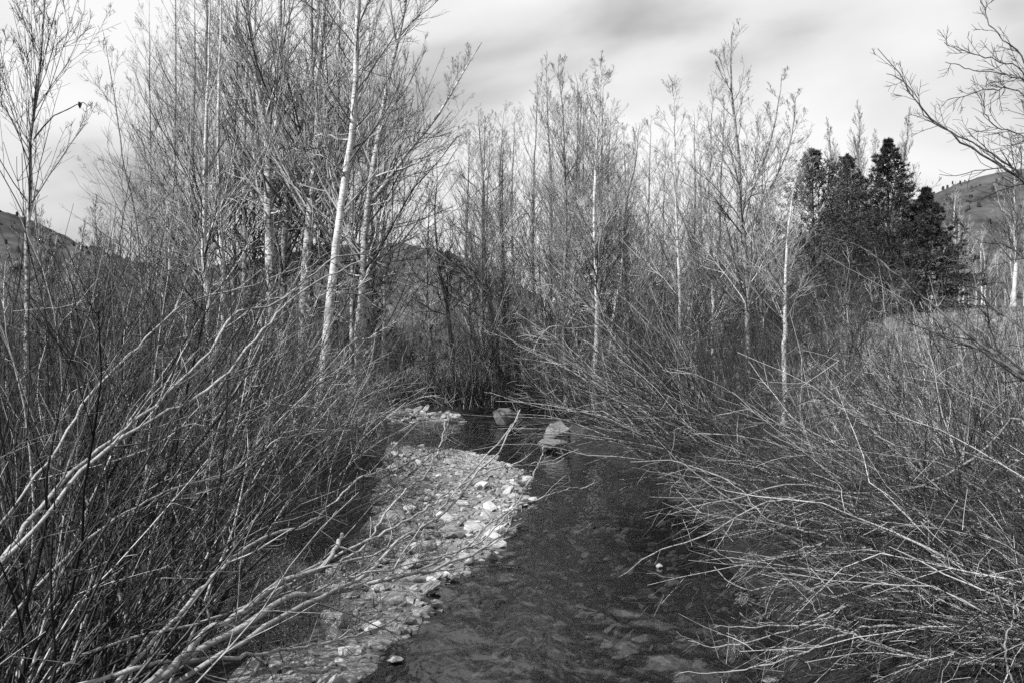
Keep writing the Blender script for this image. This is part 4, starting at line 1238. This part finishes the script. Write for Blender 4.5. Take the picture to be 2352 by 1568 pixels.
def stone_bed(name, label, poly, n_big, n_small, big, small, lift=0.0):
    lo, hi = poly.min(0), poly.max(0)
    bar = grid_mesh(name, np.arange(lo[0] - 0.1, hi[0] + 0.1, 0.12), np.arange(lo[1] - 0.1, hi[1] + 0.1, 0.14),
                    lambda X, Y: ground_z(X, Y) + 0.012 + 0.012 * fbm(X * 4, Y * 4, 2, 3), M['gravel'], keep=lambda X, Y: in_poly(X, Y, poly), tf=lambda X, Y: np.zeros_like(X))
    tag(bar, label)
    p = pts_in(poly, n_big * 2, gs); p = p[np.argsort(p[:, 1] * gs.uniform(0.5, 1.0, len(p)))][:n_big]; z = ground_z(p[:, 0], p[:, 1])
    for k in range(n_big):
        s = big[0] + (big[1] - big[0]) * gs.random() ** 2.0
        o = bpy.data.objects.new('stone', STONE_ME[gs.integers(12)]); COL.objects.link(o); o.parent = bar
        o.location = (p[k, 0], p[k, 1], z[k] + s * 0.13 + lift)
        o.rotation_euler = (gs.normal(0, 0.36), gs.normal(0, 0.36), gs.uniform(0, 6.28)); o.scale = (s, s, s * gs.uniform(0.7, 1.1))
    p = pts_in(poly, n_small, gs); z = ground_z(p[:, 0], p[:, 1])
    mb = MB()
    small_rocks(mb, p, z, small)
    g_ = mb.build('gravel', M['stone'], bar, smooth=False)
    g_['kind'] = 'stuff'
    return bar


LOW_V = None


def small_rocks(mb, p, z, size):
    n = len(p)
    bmi = bmesh.new(); bmesh.ops.create_icosphere(bmi, subdivisions=1, radius=1.0)
    V = np.array([v.co[:] for v in bmi.verts]); T = np.array([[v.index for v in f.verts] for f in bmi.faces]); bmi.free()
    s = size[0] + (size[1] - size[0]) * gs.random(n) ** 3.2
    a = gs.uniform(0, 6.28, n); c, sn = np.cos(a)[:, None], np.sin(a)[:, None]
    W = V[None] * (1 + gs.normal(0, 0.24, (n, len(V), 1))) * np.stack([np.ones(n), gs.uniform(0.55, 0.9, n), gs.uniform(0.3, 0.6, n)], 1)[:, None]
    X = W[:, :, 0] * c - W[:, :, 1] * sn; Y = W[:, :, 0] * sn + W[:, :, 1] * c
    Z = W[:, :, 2] + X * gs.normal(0, .38, n)[:, None]
    P = np.stack([X, Y, Z], 2) * s[:, None, None] + np.c_[p, z + s * 0.12][:, None]
    tr = (np.arange(n)[:, None, None] * len(V) + T[None]).reshape(-1, 3)
    mb.add(P.reshape(-1, 3), tris=tr, tone=np.repeat(gs.random(n), len(V)))


stone_bed('gravel_bar', 'pale bar of flat river stones along the left side of the creek', BAR, 300, 9500, (0.07, 0.22), (0.02, 0.10))
FARBAR = np.array([wat(*p) for p in [(890, 966), (900, 955), (980, 954), (1050, 958), (1068, 968), (1040, 974), (980, 971), (920, 970)]])
stone_bed('gravel_bar', 'narrow pale strip of stones on the far side of the bend', FARBAR, 60, 700, (0.14, 0.34), (0.04, 0.12), 0.06)

wp = np.array([wat(*p) for p in [(860, 1568), (980, 1400), (1170, 1240), (1230, 1110), (1400, 1080), (1560, 1200), (1680, 1330), (1800, 1568), (1820, 1650), (820, 1650)]])
p = pts_in(wp, 3600, gs)
mb = MB(); small_rocks(mb, p, ground_z(p[:, 0], p[:, 1]), (0.03, 0.14))
tag(mb.build('streambed_stones', M['bed'], smooth=False), 'drowned cobbles showing dimly through the creek water', 'stones', kind='stuff')


def rock(name, label, u0, u1, v0, v1, cat, mat, seed, group=None, zoff=0.0, cuts=15, water=True):
    """A single rock seen between u0..u1 and v0..v1, its foot on the water or the bank."""
    g = np.random.default_rng(seed)
    d = CAM_H * F / (v1 - HOR) if water else (CAM_H - zoff) * F / (v1 - HOR)
    w = (u1 - u0) * d / F; h = (v1 - v0) * d / F
    v = rock_shape(g, cuts, 0.7, 0.09)
    v = v / np.abs(v).max(0) * np.array([w / 2, w * 0.4, h * 0.62])
    x = ((u0 + u1) / 2 - 1176) * d / F
    me = rock_mesh(name, v, mat)
    o = bpy.data.objects.new(name, me); COL.objects.link(o)
    o.location = (x, d + w * 0.12, zoff + h * 0.45)
    tag(o, label, cat, group)
    return o


rock('boulder', 'big pale boulder at the water edge under the fanning willow', 1248, 1316, 968, 1026, 'boulder', M['boulder_pale'], 2, 'boulders on the right bank')
rock('boulder', 'dark broad boulder touching the pale one on its right', 1296, 1372, 976, 1024, 'boulder', M['stone_wet'], 3, 'boulders on the right bank')
rock('boulder', 'grey sloping boulder standing by the bend, farther off than the pale one', 1131, 1208, 938, 980, 'boulder', M['boulder_grey'], 12, 'boulders on the right bank')
rock('boulder', 'low dark ledge rock in the water in front of the pale boulder', 1230, 1310, 1010, 1036, 'boulder', M['stone_wet'], 9, 'boulders on the right bank')
SW = 'stones standing out at the edge of the creek'
for a in [(1134, 1154, 1120, 1139, 'white blocky stone, brightest on the point of the gravel bar', 'stone_pale', 21),
          (966, 996, 1104, 1129, 'dark faceted stone, largest in the middle of the gravel bar', 'stone_wet', 22),
          (1212, 1237, 1141, 1152, 'small pale stone alone in the water off the gravel bar point', 'stone_pale', 23),
          (1196, 1210, 1090, 1100, 'small grey stone at the outer tip of the gravel bar', 'stone', 24),
          (1136, 1150, 1044, 1055, 'pointed grey stone in the water behind the gravel bar', 'stone', 25),
          (1043, 1087, 1241, 1266, 'smooth rounded grey stone lying at the water edge', 'stone', 26),
          (1083, 1100, 1248, 1260, 'small light stone right beside the smooth rounded grey one', 'stone_pale', 27),
          (770, 830, 1480, 1512, 'long pale slab stone half in the water near the lower edge', 'stone_pale', 28),
          (832, 884, 1474, 1498, 'pale flat stone in the water right of the long slab', 'stone_pale', 29),
          (910, 932, 1432, 1457, 'pointed pale stone sticking up alone out of the water', 'stone_pale', 30),
          (948, 971, 1374, 1391, 'pale rounded stone in the shallows below the bar edge', 'stone_pale', 31),
          (822, 876, 1362, 1390, 'broad pale boulder like stone under the thick limbs', 'stone_pale', 32),
          (702, 745, 1454, 1476, 'pale flat topped stone among the dark twigs on the lower bar', 'stone_pale', 33),
          (1028, 1060, 1316, 1331, 'low wet stone breaking the surface beside the lower bar', 'stone', 34),
          (884, 926, 1508, 1522, 'grey flat stone just awash in the shallow water', 'stone', 35),
          (1505, 1522, 1294, 1304, 'small rounded stone under the right willow twigs', 'stone', 36),
          (684, 720, 1552, 1580, 'rounded grey stone at the lower end of the gravel bar', 'stone', 37)]:
    rock('stone', a[4], a[0], a[1], a[2], a[3], 'stone', M[a[5]], a[6], SW)
d = 92; x, y = gp(2256, d)
o = rock('boulder', 'small white boulder at the far edge of the meadow under the aspens', 2246, 2264, 694, 702, 'boulder', M['stone_pale'], 40)
o.location = (x, y, gz(x, y) + 0.15)
o.scale = (1, 1, 1)

# ---------------------------------------------------------------- dry grass
def grass(name, label, p, h, mat, nb=9, wid=0.004, lean=0.5, mu=0.5):
    n = len(p); z = ground_z(p[:, 0], p[:, 1])
    m = n * nb
    b = np.repeat(np.c_[p, z], nb, 0) + np.c_[rng.normal(0, 0.05, (m, 2)), np.full(m, -0.02)]
    L = rng.uniform(h[0], h[1], m)
    d = np.c_[rng.normal(0, lean, (m, 2)), np.ones(m)]; d = unit(d)
    side = unit(np.c_[rng.normal(0, 1, (m, 2)), np.zeros(m)]) * wid
    droop = np.c_[d[:, :2] * L[:, None] * 0.7, -0.25 * L]
    q1 = b + d * (L * 0.5)[:, None]; q2 = b + d * L[:, None] + droop
    v = np.stack([b - side, b + side, q1 + side * 0.8, q1 - side * 0.8, q2], 1).reshape(-1, 3)
    k = np.arange(m) * 5
    mb = MB()
    mb.add(v, quads=np.stack([k, k + 1, k + 2, k + 3], 1), tris=np.stack([k + 3, k + 2, k + 4], 1), tone=np.repeat(tone(m, mu, 0.22), 5))
    tag(mb.build(name, mat, smooth=False), label, 'grass', kind='stuff')


def disc(cx, cy, rx, ry, n):
    a = rng.uniform(0, 6.28, n); q = np.sqrt(rng.random(n))
    return np.c_[cx + rx * q * np.cos(a), cy + ry * q * np.sin(a)]


def dry(p, m=0.25):
    return p[poly_sd(p[:, 0], p[:, 1]) > m]


grass('dry_grass', 'pale dry grass on the bank above the gravel bar', np.vstack([disc(*gp(560, 10.8), 0.9, 1.6, 800), disc(*gp(650, 13.5), 0.6, 1.4, 260)]), (0.12, 0.42), M['grass'], 9, 0.004, 0.8, 0.6)
grass('dry_grass', 'dry grass under the willows of the left bank', dry(np.vstack([disc(-7, 14, 6, 9, 1800), disc(-6.5, 26, 5, 9, 1500)])), (0.15, 0.5), M['grass'], 6, 0.005, 0.6, 0.15)
grass('dry_grass', 'dry grass around the lone birch on the right bank', dry(np.vstack([disc(7.0, 22, 2.4, 5, 1600), disc(9, 18, 3, 4, 900)])), (0.18, 0.55), M['grass'], 7, 0.005, 0.5, 0.4)
grass('meadow_grass', 'short dry grass covering the mound and the meadow at the right', dry(np.c_[rng.uniform(8, 34, 7500), rng.uniform(22, 60, 7500)]), (0.10, 0.32), M['grass'], 5, 0.010, 0.6, 0.5)
grass('dry_grass', 'dry grass along the far bank behind the bend', dry(np.c_[rng.uniform(-14, 8, 4200), rng.uniform(52, 66, 4200)]), (0.15, 0.5), M['grass'], 5, 0.010, 0.5, 0.5)
open('/tmp/tris.txt', 'w').write(str(TRIS[0]))

# ---------------------------------------------------------------- small things
def leaf(parent, p, size, az, droop):
    """A curled withered leaf hanging from a twig."""
    n = 6
    t = np.linspace(0, 1, n)
    wv = size * 0.32 * np.sin(np.pi * (0.06 + 0.94 * t) ** 0.8) + 0.001
    d = np.array([math.cos(az) * math.cos(droop), math.sin(az) * math.cos(droop), -math.sin(droop)])
    sd = unit(np.cross(d, [0, 0, 1.0])); up_ = np.cross(sd, d)
    c = p + d * (t * size)[:, None] + up_ * (-0.25 * size * t * t)[:, None]
    L = c - sd * wv[:, None] + up_ * (0.35 * wv)[:, None]; Rr = c + sd * wv[:, None] + up_ * (0.35 * wv)[:, None]
    v = np.concatenate([L, c, Rr]); k = np.arange(n - 1)
    mb = MB(); mb.add(v, quads=np.concatenate([np.stack([k, k + 1, k + n + 1, k + n], 1), np.stack([k + n, k + n + 1, k + 2 * n + 1, k + 2 * n], 1)]))
    return mb.build('leaf', M['leaf'], parent)


P, Rd = traced(edge_tree, 'twig', [(78, 320), (120, 270), (160, 250), (176, 240), (190, 236)], 16, 15.8, 4, 2, M['twig_dark'], 14, 5, 0.004)
tip = P[0, -1]
for k, (q, a, dr) in enumerate([((0, 0, 0), 0.1, 0.5), ((-0.03, 0, 0), 2.6, 1.1), ((-0.06, 0, 0.01), -0.6, 0.9)]):
    leaf(edge_tree, tip + np.array(q), 0.10, a, dr)
for (u, v) in [(130, 205), (128, 202), (284, 400), (282, 470), (290, 500), (300, 580)]:
    pass

pole = empty('fallen_pole', at(1850, 912, 22)); tag(pole, 'long dark fallen pole lying level across the right bank shrubs', 'branch')
traced(pole, 'stem', [(1850, 912), (1930, 909), (2000, 905), (2075, 907), (2150, 912)], 22, 22.6, 6, 3, M['darkb'], 20, 7, 0.01)
mb = MB()
pp = walk(np.array([at(u, 909, 22.2) for u in (1880, 1930, 1990, 2040, 2090)]), rng.normal(0, 1, (5, 3)) + np.array([0.4, 0, 0.6]), np.full(5, 0.7), 6, 0.02, 0.15)
mb.tubes(pp, np.linspace(0.008, 0.003, 6)[None].repeat(5, 0), 4)
mb.build('side_shoot', M['twig_dark'], pole)


def debris(name, label, u, v, d, size):
    """Flood-caught wad of dead grass and twig ends tangled in a branch."""
    c = at(u, v, d); n = 90
    b = c + rng.normal(0, size * 0.22, (n, 3)) * (1.2, 0.6, 1.0)
    dirs = unit(rng.normal(0, 1, (n, 3)) + np.array([0.3, 0, -0.9]))
    P = walk(b, dirs, rng.uniform(0.3, 1.0, n) * size, 5, -0.05, 0.3)
    mb = MB(); mb.tubes(P, np.full((n, 5), 0.0018), 3, tone(n, 0.6, 0.25))
    o = mb.build(name, M['grass'], origin=c)
    tag(o, label, 'debris', 'flood debris caught in the right bank willows', 'thing')


debris('grass_wad', 'wad of dead grass caught on twigs low over the water, lower right', 1688, 1474, 8.9, 0.16)
debris('grass_wad', 'small dead grass wisp hanging from a twig above the dark water', 1724, 1276, 10.4, 0.12)
debris('grass_wad', 'dead grass wisp on a twig at the right bank water edge', 1708, 1370, 9.6, 0.10)

n = 260
p = pts_in(BAR, n, gs); p = p[poly_sd(p[:, 0], p[:, 1]) > 0.15]; n = len(p)
a = rng.uniform(0, 6.28, n)
P = walk(np.c_[p, ground_z(p[:, 0], p[:, 1]) + 0.06], np.stack([np.cos(a), np.sin(a), rng.normal(0.03, 0.08, n)], 1), rng.uniform(0.08, 0.55, n), 5, 0.0, 0.14)
mb = MB(); mb.tubes(P, rng.uniform(0.002, 0.007, n)[:, None] * np.linspace(1, 0.5, 5)[None], 4, tone(n, 0.55, 0.3))
tag(mb.build('drift_twigs', M['willow_pale']), 'small drift twigs and dead sticks scattered over the gravel bar', 'driftwood', kind='stuff')
